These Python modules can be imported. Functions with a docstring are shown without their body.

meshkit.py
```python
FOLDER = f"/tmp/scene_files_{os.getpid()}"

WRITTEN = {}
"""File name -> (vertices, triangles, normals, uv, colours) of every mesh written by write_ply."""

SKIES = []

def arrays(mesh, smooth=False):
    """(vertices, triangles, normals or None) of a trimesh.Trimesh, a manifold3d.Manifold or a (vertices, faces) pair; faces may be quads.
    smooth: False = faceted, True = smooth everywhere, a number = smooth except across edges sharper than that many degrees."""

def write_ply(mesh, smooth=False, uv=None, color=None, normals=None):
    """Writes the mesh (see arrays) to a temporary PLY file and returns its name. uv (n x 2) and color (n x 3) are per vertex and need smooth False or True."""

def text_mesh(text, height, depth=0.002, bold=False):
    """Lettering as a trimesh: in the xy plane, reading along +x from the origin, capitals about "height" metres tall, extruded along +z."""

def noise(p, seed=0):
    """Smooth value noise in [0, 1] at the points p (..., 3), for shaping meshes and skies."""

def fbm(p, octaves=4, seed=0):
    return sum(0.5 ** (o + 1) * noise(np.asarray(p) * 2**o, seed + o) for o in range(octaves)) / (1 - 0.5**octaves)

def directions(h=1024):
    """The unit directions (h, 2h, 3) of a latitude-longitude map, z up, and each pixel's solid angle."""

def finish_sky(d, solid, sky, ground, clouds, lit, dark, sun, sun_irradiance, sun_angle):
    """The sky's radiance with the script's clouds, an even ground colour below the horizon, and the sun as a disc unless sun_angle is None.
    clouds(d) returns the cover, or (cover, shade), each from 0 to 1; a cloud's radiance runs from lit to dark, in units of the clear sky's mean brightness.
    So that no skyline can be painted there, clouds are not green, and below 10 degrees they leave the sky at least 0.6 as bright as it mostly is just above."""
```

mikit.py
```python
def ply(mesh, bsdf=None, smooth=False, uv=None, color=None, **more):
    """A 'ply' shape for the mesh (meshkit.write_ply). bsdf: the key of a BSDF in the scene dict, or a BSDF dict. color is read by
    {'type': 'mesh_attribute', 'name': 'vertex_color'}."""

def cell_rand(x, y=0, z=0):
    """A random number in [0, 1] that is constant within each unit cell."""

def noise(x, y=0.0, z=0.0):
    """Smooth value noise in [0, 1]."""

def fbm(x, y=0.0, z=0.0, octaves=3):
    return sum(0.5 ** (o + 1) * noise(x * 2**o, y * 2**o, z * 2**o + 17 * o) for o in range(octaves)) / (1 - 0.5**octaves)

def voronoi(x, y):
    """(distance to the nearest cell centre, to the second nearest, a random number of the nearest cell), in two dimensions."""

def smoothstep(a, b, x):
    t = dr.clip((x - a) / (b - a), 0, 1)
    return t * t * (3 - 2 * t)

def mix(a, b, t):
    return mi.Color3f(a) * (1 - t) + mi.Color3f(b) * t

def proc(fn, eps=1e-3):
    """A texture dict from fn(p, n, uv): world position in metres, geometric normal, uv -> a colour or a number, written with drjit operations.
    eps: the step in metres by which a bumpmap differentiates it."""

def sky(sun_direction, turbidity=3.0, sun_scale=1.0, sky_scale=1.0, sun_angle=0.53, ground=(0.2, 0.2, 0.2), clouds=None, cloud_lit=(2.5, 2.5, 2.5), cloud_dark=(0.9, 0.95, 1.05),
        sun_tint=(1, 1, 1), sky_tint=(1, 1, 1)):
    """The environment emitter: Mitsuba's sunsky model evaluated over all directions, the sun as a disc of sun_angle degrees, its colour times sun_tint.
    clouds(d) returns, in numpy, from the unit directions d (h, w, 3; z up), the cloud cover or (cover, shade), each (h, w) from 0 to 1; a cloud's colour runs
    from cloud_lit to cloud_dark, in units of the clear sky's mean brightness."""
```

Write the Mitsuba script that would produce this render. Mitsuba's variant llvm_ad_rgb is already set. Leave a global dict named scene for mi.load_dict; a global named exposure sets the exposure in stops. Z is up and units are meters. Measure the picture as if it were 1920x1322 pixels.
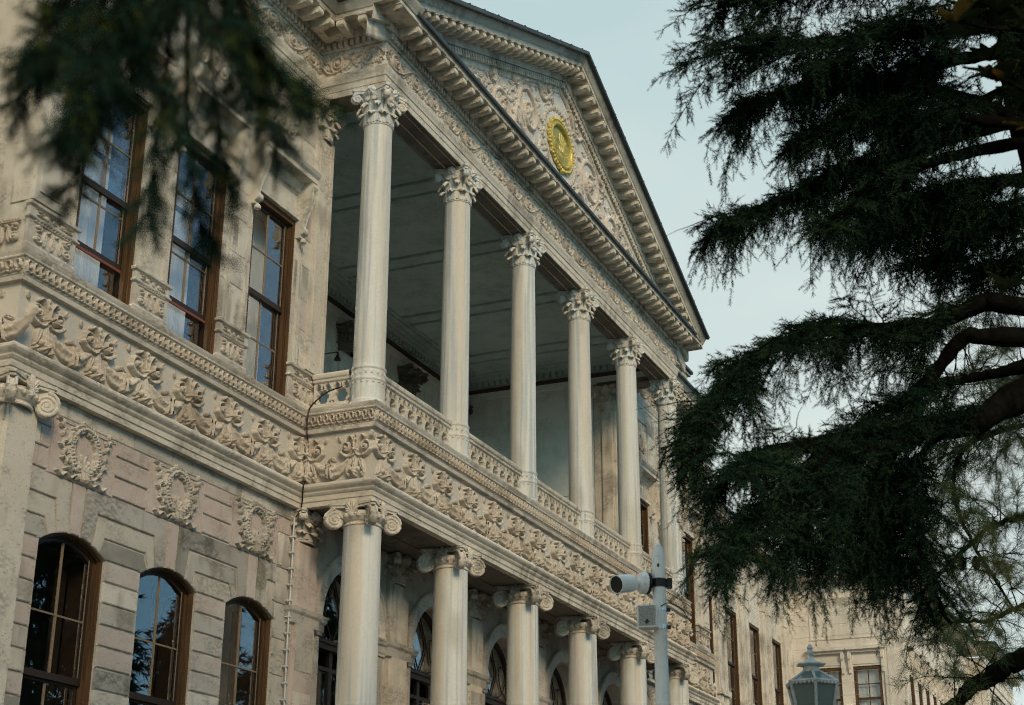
import math, numpy as np, trimesh, drjit as dr, mitsuba as mi, mikit, meshkit
from mikit import noise, fbm, cell_rand, smoothstep, mix
from shapely.geometry import Polygon, LineString, Point, box as sbox
from shapely.ops import unary_union
from shapely import affinity
T = mi.ScalarTransform4f
scene, labels = {}, {}
PI = math.pi
# ------------------------------------------------------------------ camera, sky, exposure
EYE = np.array([-19.3956, -10.7840, 1.65])
FWD = np.array([0.856787, 0.371615, 0.357516])
UPV = np.array([-0.329690, -0.138340, 0.933899])
scene['camera'] = {'type': 'thinlens', 'fov': 36.592, 'fov_axis': 'x', 'aperture_radius': 0.0060, 'focus_distance': 26.0,
                   'near_clip': 0.1, 'far_clip': 2000.0,
                   'to_world': T().look_at(origin=EYE.tolist(), target=(EYE + FWD * 10).tolist(), up=UPV.tolist())}


def cloud_cover(d):
    v = meshkit.fbm(np.stack([d[..., 0] * 2.6 + 3, d[..., 1] * 2.6, d[..., 2] * 9.0], -1), 4, 5)
    t = np.clip((0.25 - d[..., 1]) / 0.95, 0, 1)      # the veil of cloud thins out towards the garden side
    return np.clip(0.97 - 0.82 * t * t * (3 - 2 * t) + 0.30 * (v - 0.5), 0, 1), np.clip(0.42 + 1.5 * (d[..., 2] - 0.28) + 1.7 * (v - 0.5), 0, 1)


scene['sky'] = mikit.sky((-0.62, -0.62, 0.50), turbidity=3, sun_scale=0.40, sun_angle=20, clouds=cloud_cover,
                         cloud_lit=(2.85, 3.02, 2.74), cloud_dark=(1.70, 2.20, 2.26), sun_tint=(1.0, 0.955, 0.90), sky_tint=(0.55, 1.0, 1.06), ground=(0.08, 0.075, 0.065))
exposure = 2.10
# ------------------------------------------------------------------ materials


def C3(*a):
    return mi.Color3f(*a)


def stone_tex(a, b, stain, amt, seed=0.0, fine=0.16):
    a, b = [[q * 0.66 + sum(c) / 3 * 0.34 for q in c] for c in (a, b)]

    def fn(p, n, uv):
        x, y, z = p.x + seed, p.y + seed * 1.7, p.z
        big = noise(x * 0.9, y * 0.9, z * 1.1)
        med = fbm(x * 5.0 + 2 * big, y * 5.0, z * 5.5, 3)
        c = mix(a, b, smoothstep(0.3, 0.7, 0.5 * big + 0.5 * med))
        pore = fbm(x * 55, y * 55, z * 55, 2)
        c = c * (1.0 - fine + 2 * fine * (0.55 * pore + 0.45 * med))
        wx, wz = x + 0.05 * noise(x * 3, y * 3, z * 5), z
        run = fbm(wx * 9, y * 9, wz * 0.9, 2)
        patch = fbm(x * 0.8 + 9, y * 0.8, z * 1.2, 3)
        s = smoothstep(0.50, 0.68, run * 0.35 + patch * 0.65) * amt
        grime = smoothstep(0.46, 0.70, fbm(x * 2.6, y * 2.6 + 5, z * 2.6, 3)) * smoothstep(0.25, 0.75, fbm(x * 22, y * 22, z * 30, 3)) * amt
        pit = smoothstep(0.80, 0.9, noise(x * 34, y * 34, z * 34)) * 0.4 * amt
        c = mix(c, stain, s * 0.75)
        return mix(c, C3(stain[0] * 0.5, stain[1] * 0.5, stain[2] * 0.45), dr.clip(grime * 0.62 + pit, 0, 1))
    return fn


def rough_bump(p, n, uv):
    return fbm(p.x * 30, p.y * 30, p.z * 36, 2)


def mat(key, tex, rough=0.85, bump=None, scale=0.0028, two=True, **more):
    base = mikit.proc(tex) if callable(tex) else {'type': 'rgb', 'value': list(tex)}
    b = {'type': 'principled', 'base_color': base, 'roughness': rough, 'specular': 0.3, **more}
    if bump:
        b = {'type': 'bumpmap', 'arbitrary': mikit.proc(bump, eps=0.004), 'scale': scale, 'bsdf': b}
    scene[key] = {'type': 'twosided', 'bsdf': b} if two else b


WARM, CREAM, GREY, PINK = (0.47, 0.40, 0.315), (0.55, 0.49, 0.40), (0.44, 0.42, 0.37), (0.50, 0.375, 0.31)
STAIN = (0.165, 0.145, 0.115)
mat('m_stone', stone_tex(WARM, CREAM, STAIN, 0.75), 0.9, rough_bump)
mat('m_stone_cream', stone_tex((0.63, 0.56, 0.455), (0.56, 0.48, 0.37), STAIN, 0.75, 7.0), 0.9, rough_bump)
mat('m_stone_grey', stone_tex((0.45, 0.41, 0.35), (0.37, 0.34, 0.285), STAIN, 0.9, 13.0, 0.22), 0.9, rough_bump)
mat('m_stone_pink', stone_tex(PINK, (0.50, 0.41, 0.35), STAIN, 0.5, 21.0), 0.9, rough_bump)
mat('m_stone_beige', stone_tex((0.52, 0.45, 0.36), (0.44, 0.39, 0.32), STAIN, 0.7, 41.0, 0.2), 0.9, rough_bump)
mat('m_stone_dark', stone_tex((0.36, 0.325, 0.275), (0.235, 0.215, 0.18), (0.11, 0.105, 0.085), 1.0, 57.0, 0.25), 0.9, rough_bump)
mat('m_relief', stone_tex((0.55, 0.47, 0.365), (0.50, 0.395, 0.285), (0.15, 0.12, 0.08), 0.6, 31.0), 0.85, rough_bump, 0.004)
mat('m_relief_ochre', stone_tex((0.64, 0.55, 0.44), (0.58, 0.46, 0.35), (0.17, 0.12, 0.09), 0.55, 5.0), 0.85, rough_bump, 0.004)
mat('m_tympanum', stone_tex((0.64, 0.61, 0.56), (0.58, 0.53, 0.46), (0.30, 0.26, 0.22), 0.4, 3.0), 0.9, rough_bump)
mat('m_modillion', stone_tex((0.66, 0.58, 0.46), (0.58, 0.49, 0.37), (0.17, 0.14, 0.10), 0.5, 17.0), 0.9, rough_bump)


mat('m_stone_far', stone_tex((0.70, 0.62, 0.51), (0.64, 0.57, 0.48), (0.34, 0.29, 0.22), 0.4, 91.0, 0.12), 0.9)
mat('m_frieze_ground', stone_tex((0.58, 0.51, 0.41), (0.53, 0.46, 0.36), (0.34, 0.30, 0.24), 0.15, 71.0, 0.1), 0.9, rough_bump)


def marble(p, n, uv):
    w = 0.04 * noise(p.x * 2, p.y * 2, p.z * 0.7)
    a = fbm((p.x + w) * 7, (p.y + w) * 7, p.z * 0.16, 2)
    b = noise((p.x + w) * 26 + 3, (p.y + w) * 26, p.z * 0.3 + p.x)
    g = fbm(p.x * 2.5, p.y * 2.5, p.z * 0.8, 3)
    c = mix((0.60, 0.60, 0.57), (0.56, 0.50, 0.42), smoothstep(0.42, 0.62, a) * 0.8)
    c = mix(c, C3(0.36, 0.40, 0.43), smoothstep(0.50, 0.74, b * 0.7 + 0.3 * (1 - a)) * 0.7)
    return mix(c, C3(0.34, 0.32, 0.26), smoothstep(0.56, 0.78, g) * 0.5) * (0.94 + 0.12 * noise(p.x * 80, p.y * 80, p.z * 30))


mat('m_marble', marble, 0.62, rough_bump, 0.0015)
mat('m_plaster', stone_tex((0.36, 0.47, 0.46), (0.33, 0.43, 0.42), (0.24, 0.31, 0.30), 0.6, 2.0, 0.06), 0.92)
mat('m_plaster_wall', stone_tex((0.70, 0.74, 0.70), (0.62, 0.67, 0.62), (0.42, 0.46, 0.42), 0.6, 4.0, 0.06), 0.92)
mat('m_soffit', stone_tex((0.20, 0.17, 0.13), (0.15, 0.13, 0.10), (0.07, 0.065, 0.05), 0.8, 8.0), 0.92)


def wood(p, n, uv):
    g = noise(p.x * 60, p.y * 60, p.z * 3.0)
    return mix((0.052, 0.028, 0.013), (0.112, 0.060, 0.026), g) * (0.8 + 0.4 * noise(p.x * 7, p.y * 7, p.z * 2))


mat('m_wood', wood, 0.5)
mat('m_sash', (0.030, 0.019, 0.013), 0.45)
mat('m_muntin', (0.20, 0.15, 0.10), 0.5)
mat('m_red', (0.20, 0.06, 0.035), 0.5)
scene['m_glass'] = {'type': 'thindielectric', 'int_ior': 2.1}
mat('m_lead', stone_tex((0.035, 0.055, 0.066), (0.055, 0.075, 0.085), (0.02, 0.03, 0.035), 0.5, 6.0), 0.55)
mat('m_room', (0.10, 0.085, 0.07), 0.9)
mat('m_bronze', (0.05, 0.03, 0.022), 0.7)


def linen(p, n, uv):
    return C3(0.60, 0.66, 0.70) * (0.9 + 0.1 * noise(p.x * 30, p.y * 4, p.z * 2))


mat('m_curtain', linen, 0.9)


def gold(p, n, uv):
    return mix((0.70, 0.56, 0.17), (0.50, 0.40, 0.12), smoothstep(0.35, 0.75, fbm(p.x * 9, p.y * 9, p.z * 9, 3)))


mat('m_gold', gold, 0.45, rough_bump, 0.002, metallic=0.35)
mat('m_gold_field', (0.36, 0.34, 0.11), 0.5, metallic=0.2)
mat('m_pole', stone_tex((0.80, 0.82, 0.81), (0.74, 0.77, 0.76), (0.36, 0.35, 0.31), 0.35, 1.0, 0.05), 0.45)
mat('m_white', stone_tex((0.84, 0.85, 0.85), (0.80, 0.81, 0.81), (0.5, 0.5, 0.48), 0.3, 1.0, 0.03), 0.35)
mat('m_black', (0.012, 0.012, 0.013), 0.4)
mat('m_steel', (0.6, 0.6, 0.58), 0.28, metallic=0.9)
mat('m_lamp', stone_tex((0.56, 0.57, 0.56), (0.48, 0.50, 0.49), (0.20, 0.19, 0.16), 0.6, 12.0, 0.1), 0.55)
scene['m_lamp_glass'] = {'type': 'principled', 'base_color': {'type': 'rgb', 'value': [0.13, 0.175, 0.17]}, 'roughness': 0.12, 'specular': 0.5}
scene['m_lamp_glass'] = {'type': 'twosided', 'bsdf': scene['m_lamp_glass']}


def gravel(p, n, uv):
    return mix((0.07, 0.066, 0.058), (0.11, 0.10, 0.085), noise(p.x * 30, p.y * 30)) * (0.7 + 0.6 * fbm(p.x * 0.4, p.y * 0.4))


mat('m_ground', gravel, 0.95)


def bark(p, n, uv):
    return mix((0.003, 0.003, 0.0028), (0.010, 0.009, 0.0075), noise(p.x * 40, p.y * 40, p.z * 12))


scene['m_bark'] = {'type': 'twosided', 'bsdf': {'type': 'bumpmap', 'arbitrary': mikit.proc(lambda p, n, uv: noise(p.x * 30, p.y * 30, p.z * 16) + 0.5 * noise(p.x * 90, p.y * 90, p.z * 60), eps=0.004), 'scale': 0.012, 'bsdf': {'type': 'diffuse', 'reflectance': mikit.proc(bark)}}}


def leaf_mat(key, a, b, f, trans=0.35):
    def fn(p, n, uv):
        return mix(a, b, noise(p.x * f, p.y * f, p.z * f))
    scene[key] = {'type': 'principledthin', 'base_color': mikit.proc(fn), 'roughness': 0.55, 'diff_trans': trans, 'spec_trans': 0.0}


for nm_, c_ in (('m_needle', (0.013, 0.027, 0.018)), ('m_needle_light', (0.025, 0.047, 0.024)), ('m_needle_near', (0.018, 0.042, 0.030)), ('m_needle_near_light', (0.056, 0.072, 0.022))):
    scene[nm_] = {'type': 'twosided', 'bsdf': {'type': 'diffuse', 'reflectance': {'type': 'rgb', 'value': list(c_)}}}
leaf_mat('m_pine', (0.06, 0.095, 0.05), (0.15, 0.165, 0.07), 2.0, 0.5)
leaf_mat('m_magnolia', (0.018, 0.030, 0.014), (0.035, 0.048, 0.02), 6.0, 0.3)
leaf_mat('m_magnolia_gold', (0.17, 0.10, 0.022), (0.10, 0.085, 0.025), 6.0, 0.5)
# ------------------------------------------------------------------ helpers
_n = {}


def key(base):
    k = _n.get(base, 0)
    _n[base] = k + 1
    return base if k == 0 else f'{base}_{k:03d}'


def put(base, mesh, m, smooth=False, **lab):
    k = key(base)
    scene[k] = mikit.ply(mesh, m, smooth)
    if lab:
        labels[k] = lab
    return k


def again(base, d, tw, m=None, **lab):
    k = key(base)
    scene[k] = {**d, 'to_world': tw}
    if m:
        scene[k]['bsdf'] = {'type': 'ref', 'id': m}
    if lab:
        labels[k] = lab
    return k


def cat(ms):
    return trimesh.util.concatenate([trimesh.Trimesh(*m, process=False) if isinstance(m, tuple) else m for m in ms])


def bx(x0, x1, y0, y1, z0, z1):
    m = trimesh.creation.box((abs(x1 - x0), abs(y1 - y0), abs(z1 - z0)))
    m.apply_translation(((x0 + x1) / 2, (y0 + y1) / 2, (z0 + z1) / 2))
    return m


UPM = np.array([[1, 0, 0, 0], [0, 0, -1, 0], [0, 1, 0, 0], [0, 0, 0, 1.0]])


def ext(poly, yf, yb):
    """A polygon in (x, z) as a slab from y = yf (front) back to yb."""
    out = []
    for g in getattr(poly, 'geoms', [poly]):
        if g.is_empty or g.area < 1e-5:
            continue
        m = trimesh.creation.extrude_polygon(g.simplify(0.0008), yb - yf, engine='earcut')
        m.apply_transform(UPM)
        m.apply_translation((0, yb, 0))
        out.append(m)
    return cat(out)


def bevel(poly, yf, yb, b=0.008):
    """A slab whose front edges are set back: a stone block with worn arrises."""
    inner = poly.buffer(-b, join_style=2)
    if inner.is_empty:
        return ext(poly, yf, yb)
    return cat([ext(poly, yf + b * 0.8, yb), ext(inner, yf, yf + b)])


def sweep(path, prof, closed=False):
    """Profile points (o outward, z) carried along a plan path with mitred corners; outward is right of the walking direction."""
    p = np.array(path, float)
    d = np.diff(p, axis=0)
    d /= np.linalg.norm(d, axis=1, keepdims=True)
    nr = np.stack([d[:, 1], -d[:, 0]], 1)
    m = np.vstack([nr[:1], nr[:-1] + nr[1:], nr[-1:]])
    for i in range(1, len(p) - 1):
        m[i] /= (1 + nr[i - 1] @ nr[i])
    v, f, k = [], [], len(prof)
    for i in range(len(p)):
        for o, z in prof:
            v.append([p[i, 0] + m[i, 0] * o, p[i, 1] + m[i, 1] * o, z])
    for i in range(len(p) - 1):
        for j in range(k - 1):
            a, b, c, e = i * k + j, (i + 1) * k + j, (i + 1) * k + j + 1, i * k + j + 1
            f += [[a, b, c], [a, c, e]]
    return trimesh.Trimesh(v, f, process=False)


def lathe(prof, n=40, xyz=(0, 0, 0)):
    a = np.linspace(0, 2 * PI, n + 1)
    pr = np.array(prof, float)
    v = np.stack([pr[:, None, 0] * np.cos(a[None, :-1]), pr[:, None, 0] * np.sin(a[None, :-1]), np.repeat(pr[:, None, 1], n, 1)], -1).reshape(-1, 3) + np.array(xyz)
    f = []
    for i in range(len(pr) - 1):
        for j in range(n):
            q = (j + 1) % n
            f += [[i * n + j, i * n + q, (i + 1) * n + q], [i * n + j, (i + 1) * n + q, (i + 1) * n + j]]
    return trimesh.Trimesh(v, f, process=False)


def tube(pts, rad, sides=6, cap=True):
    p = np.asarray(pts, float)
    r = np.broadcast_to(rad, (len(p),))
    t = np.gradient(p, axis=0)
    t /= np.linalg.norm(t, axis=1, keepdims=True) + 1e-12
    ref = np.array([0, 0, 1.0]) if abs(t[:, 2]).mean() < 0.8 else np.array([1.0, 0, 0])
    a = np.cross(t, ref)
    a /= np.linalg.norm(a, axis=1, keepdims=True) + 1e-12
    b = np.cross(t, a)
    g = np.arange(sides) * 2 * PI / sides
    v = (p[:, None] + r[:, None, None] * (np.cos(g)[None, :, None] * a[:, None] + np.sin(g)[None, :, None] * b[:, None])).reshape(-1, 3)
    i, j = np.meshgrid(np.arange(len(p) - 1), np.arange(sides), indexing='ij')
    q = np.stack([i * sides + j, i * sides + (j + 1) % sides, (i + 1) * sides + (j + 1) % sides, (i + 1) * sides + j], -1).reshape(-1, 4)
    f = np.vstack([q[:, [0, 1, 2]], q[:, [0, 2, 3]]])
    if cap:
        n0 = len(v)
        v = np.vstack([v, p[:1], p[-1:]])
        e = (len(p) - 1) * sides
        f = np.vstack([f, [[n0, (k + 1) % sides, k] for k in range(sides)], [[n0 + 1, e + k, e + (k + 1) % sides] for k in range(sides)]])
    return trimesh.Trimesh(v, f, process=False)


def smooth_path(pts, n):
    """Catmull-Rom through the points."""
    p = np.asarray(pts, float)
    p = np.vstack([2 * p[0] - p[1], p, 2 * p[-1] - p[-2]])
    out = []
    for u in np.linspace(0, len(p) - 3 - 1e-6, n):
        i = int(u)
        t = u - i
        a, b, c, d = p[i:i + 4]
        out.append(0.5 * (2 * b + (c - a) * t + (2 * a - 5 * b + 4 * c - d) * t * t + (3 * b - a - 3 * c + d) * t ** 3))
    return np.array(out)


class Relief:
    """Carved stone: strokes, leaves and bosses raised on a grid in (x, z), turned into a mesh that stands out towards -y."""

    def __init__(self, x0, x1, z0, z1, res=0.01):
        self.x, self.z = np.arange(x0, x1 + res / 2, res), np.arange(z0, z1 + res / 2, res)
        self.X, self.Z = np.meshgrid(self.x, self.z)
        self.H = np.zeros_like(self.X)

    def win(self, xa, xb, za, zb):
        i0, i1 = np.searchsorted(self.x, [xa, xb])
        j0, j1 = np.searchsorted(self.z, [za, zb])
        return slice(j0, j1 + 1), slice(i0, i1 + 1)

    def stroke(self, pts, r, h):
        p = np.asarray(pts, float)
        r, h = np.broadcast_to(r, (len(p),)), np.broadcast_to(h, (len(p),))
        for i in range(len(p) - 1):
            m = max(r[i], r[i + 1])
            w = self.win(min(p[i, 0], p[i + 1, 0]) - m, max(p[i, 0], p[i + 1, 0]) + m, min(p[i, 1], p[i + 1, 1]) - m, max(p[i, 1], p[i + 1, 1]) + m)
            X, Z = self.X[w], self.Z[w]
            if X.size == 0:
                continue
            d = p[i + 1] - p[i]
            t = np.clip(((X - p[i, 0]) * d[0] + (Z - p[i, 1]) * d[1]) / (d @ d + 1e-12), 0, 1)
            q = np.hypot(X - p[i, 0] - t * d[0], Z - p[i, 1] - t * d[1]) / (r[i] + t * (r[i + 1] - r[i]) + 1e-9)
            self.H[w] = np.maximum(self.H[w], (h[i] + t * (h[i + 1] - h[i])) * np.clip(1 - q * q, 0, 1) ** 0.36)

    def leaf(self, x, z, ang, ln, wd, h, lobes=0, vein=0.45):
        w = self.win(x - ln - wd, x + ln + wd, z - ln - wd, z + ln + wd)
        X, Z = self.X[w] - x, self.Z[w] - z
        if X.size == 0:
            return
        u, v = (X * math.cos(ang) + Z * math.sin(ang)) / ln, -X * math.sin(ang) + Z * math.cos(ang)
        s = np.clip(u, 0, 1)
        half = wd * np.sin(PI * s ** 0.75) ** 0.8
        if lobes:
            half = half * (0.72 + 0.28 * np.abs(np.sin(PI * lobes * s)))
        q = np.abs(v) / (half + 1e-6)
        g = np.where((u > 0) & (u < 1) & (q < 1), h * (0.55 + 0.45 * s) * np.clip(1 - q ** 2, 0, 1) ** 0.36 * (1 - vein * np.exp(-(v / (0.16 * wd)) ** 2)), 0)
        if lobes:
            g = g * (0.78 + 0.22 * np.abs(np.sin(PI * lobes * s)))
        self.H[w] = np.maximum(self.H[w], g)

    def boss(self, x, z, r, h, petals=0, hole=0.0):
        w = self.win(x - r, x + r, z - r, z + r)
        X, Z = self.X[w] - x, self.Z[w] - z
        if X.size == 0:
            return
        a, d = np.arctan2(Z, X), np.hypot(X, Z) / r
        lim = 1.0 if not petals else 0.74 + 0.26 * np.abs(np.cos(a * petals / 2))
        q = d / lim
        g = h * np.sqrt(np.clip(1 - q * q, 0, 1))
        if petals:
            g = g * (0.6 + 0.4 * np.abs(np.cos(a * petals / 2))) + h * 0.5 * np.sqrt(np.clip(1 - (d / 0.3) ** 2, 0, 1))
        if hole:
            g = np.where(d < hole, 0, g)
        self.H[w] = np.maximum(self.H[w], g)

    def spiral(self, x, z, R, turns, a0, sgn, r, h, inner=0.12):
        t = np.linspace(0, 1, int(26 * turns) + 2)
        rr = R * (1 - t * (1 - inner))
        a = a0 + sgn * 2 * PI * turns * t
        self.stroke(np.stack([x + rr * np.cos(a), z + rr * np.sin(a)], 1), r * (1 - 0.35 * t), h * (0.7 + 0.3 * t))
        self.boss(x, z, R * inner + r * 0.8, h * 1.1)

    def dig(self, seed, amt=0.25, f=22):
        n = meshkit.fbm(np.stack([self.X * f, self.Z * f, self.X * 0 + seed], -1), 3, seed)
        self.H *= 1 - amt + 2 * amt * n

    def mesh(self, eps=0.002, bend=None):
        on = self.H > eps
        q = on[:-1, :-1] | on[1:, :-1] | on[:-1, 1:] | on[1:, 1:]
        j, i = np.nonzero(q)
        W = len(self.x)
        a = j * W + i
        f = np.vstack([np.stack([a, a + 1, a + W + 1], 1), np.stack([a, a + W + 1, a + W], 1)])
        v = np.stack([self.X, 0.003 - self.H, self.Z], -1).reshape(-1, 3)
        used = np.unique(f)
        remap = np.zeros(len(v), int)
        remap[used] = np.arange(len(used))
        return trimesh.Trimesh(v[used], remap[f], process=False)


def at(x, y, z, rot=0, s=(1, 1, 1)):
    return T().translate([x, y, z]).rotate([0, 0, 1], rot).scale(list(s))


SIDE = -90   # turns a thing that faces -y so that it faces -x
# ------------------------------------------------------------------ the palace: walls
rng = np.random.default_rng(7)
labels['palace'] = {'label': 'ornate cream stone palace with a two storey columned portico and carved pediment', 'category': 'palace'}
put('ground', cat([bx(-400, 600, -400, 600, -0.5, 0.0)]), 'm_ground', kind='structure')
YW, YR, YB = 1.0, 1.3, 3.9        # wing left, wing right, recessed wall
XL, XR = -6.54, 22.3
PLAN = [(-22, YB), (XL, YB), (XL, YW), (-0.2, YW), (-0.2, -0.2), (15.2, -0.2), (15.2, YR), (XR, YR), (XR, YB), (43.5, YB), (43.5, -0.5), (62.5, -0.5)]
STONES = ['m_stone', 'm_stone_cream', 'm_stone_grey', 'm_stone_pink', 'm_stone']
C0 = 0.255


def ashlar(base, region, y, grooves, pick, width=0.013, thick=0.035):
    """Cuts a wall region along its joints; every block becomes a piece of the wall named base."""
    cut = unary_union([g.buffer(width, cap_style=2) for g in grooves])
    rest = region.difference(cut)
    for g in getattr(rest, 'geoms', [rest]):
        if g.area < 0.004:
            continue
        dy = rng.uniform(-0.003, 0.003)
        put(base + '__stone_block', bevel(g, y + dy, y + thick, 0.007), pick(g.centroid.x, g.centroid.y))


def arch_opening(cx, hw, z0, zs, rise):
    """Opening with a segmental (or round) head."""
    R = (hw * hw + rise * rise) / (2 * rise)
    a = math.asin(min(1, hw / R))
    th = np.linspace(-a, a, 25)
    if rise >= hw - 1e-6:
        th = np.linspace(-PI / 2, PI / 2, 33)
    top = [(cx + R * math.sin(t), zs + rise - R + R * math.cos(t)) for t in th]
    return Polygon([(cx - hw, z0)] + top + [(cx + hw, z0)])


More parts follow.
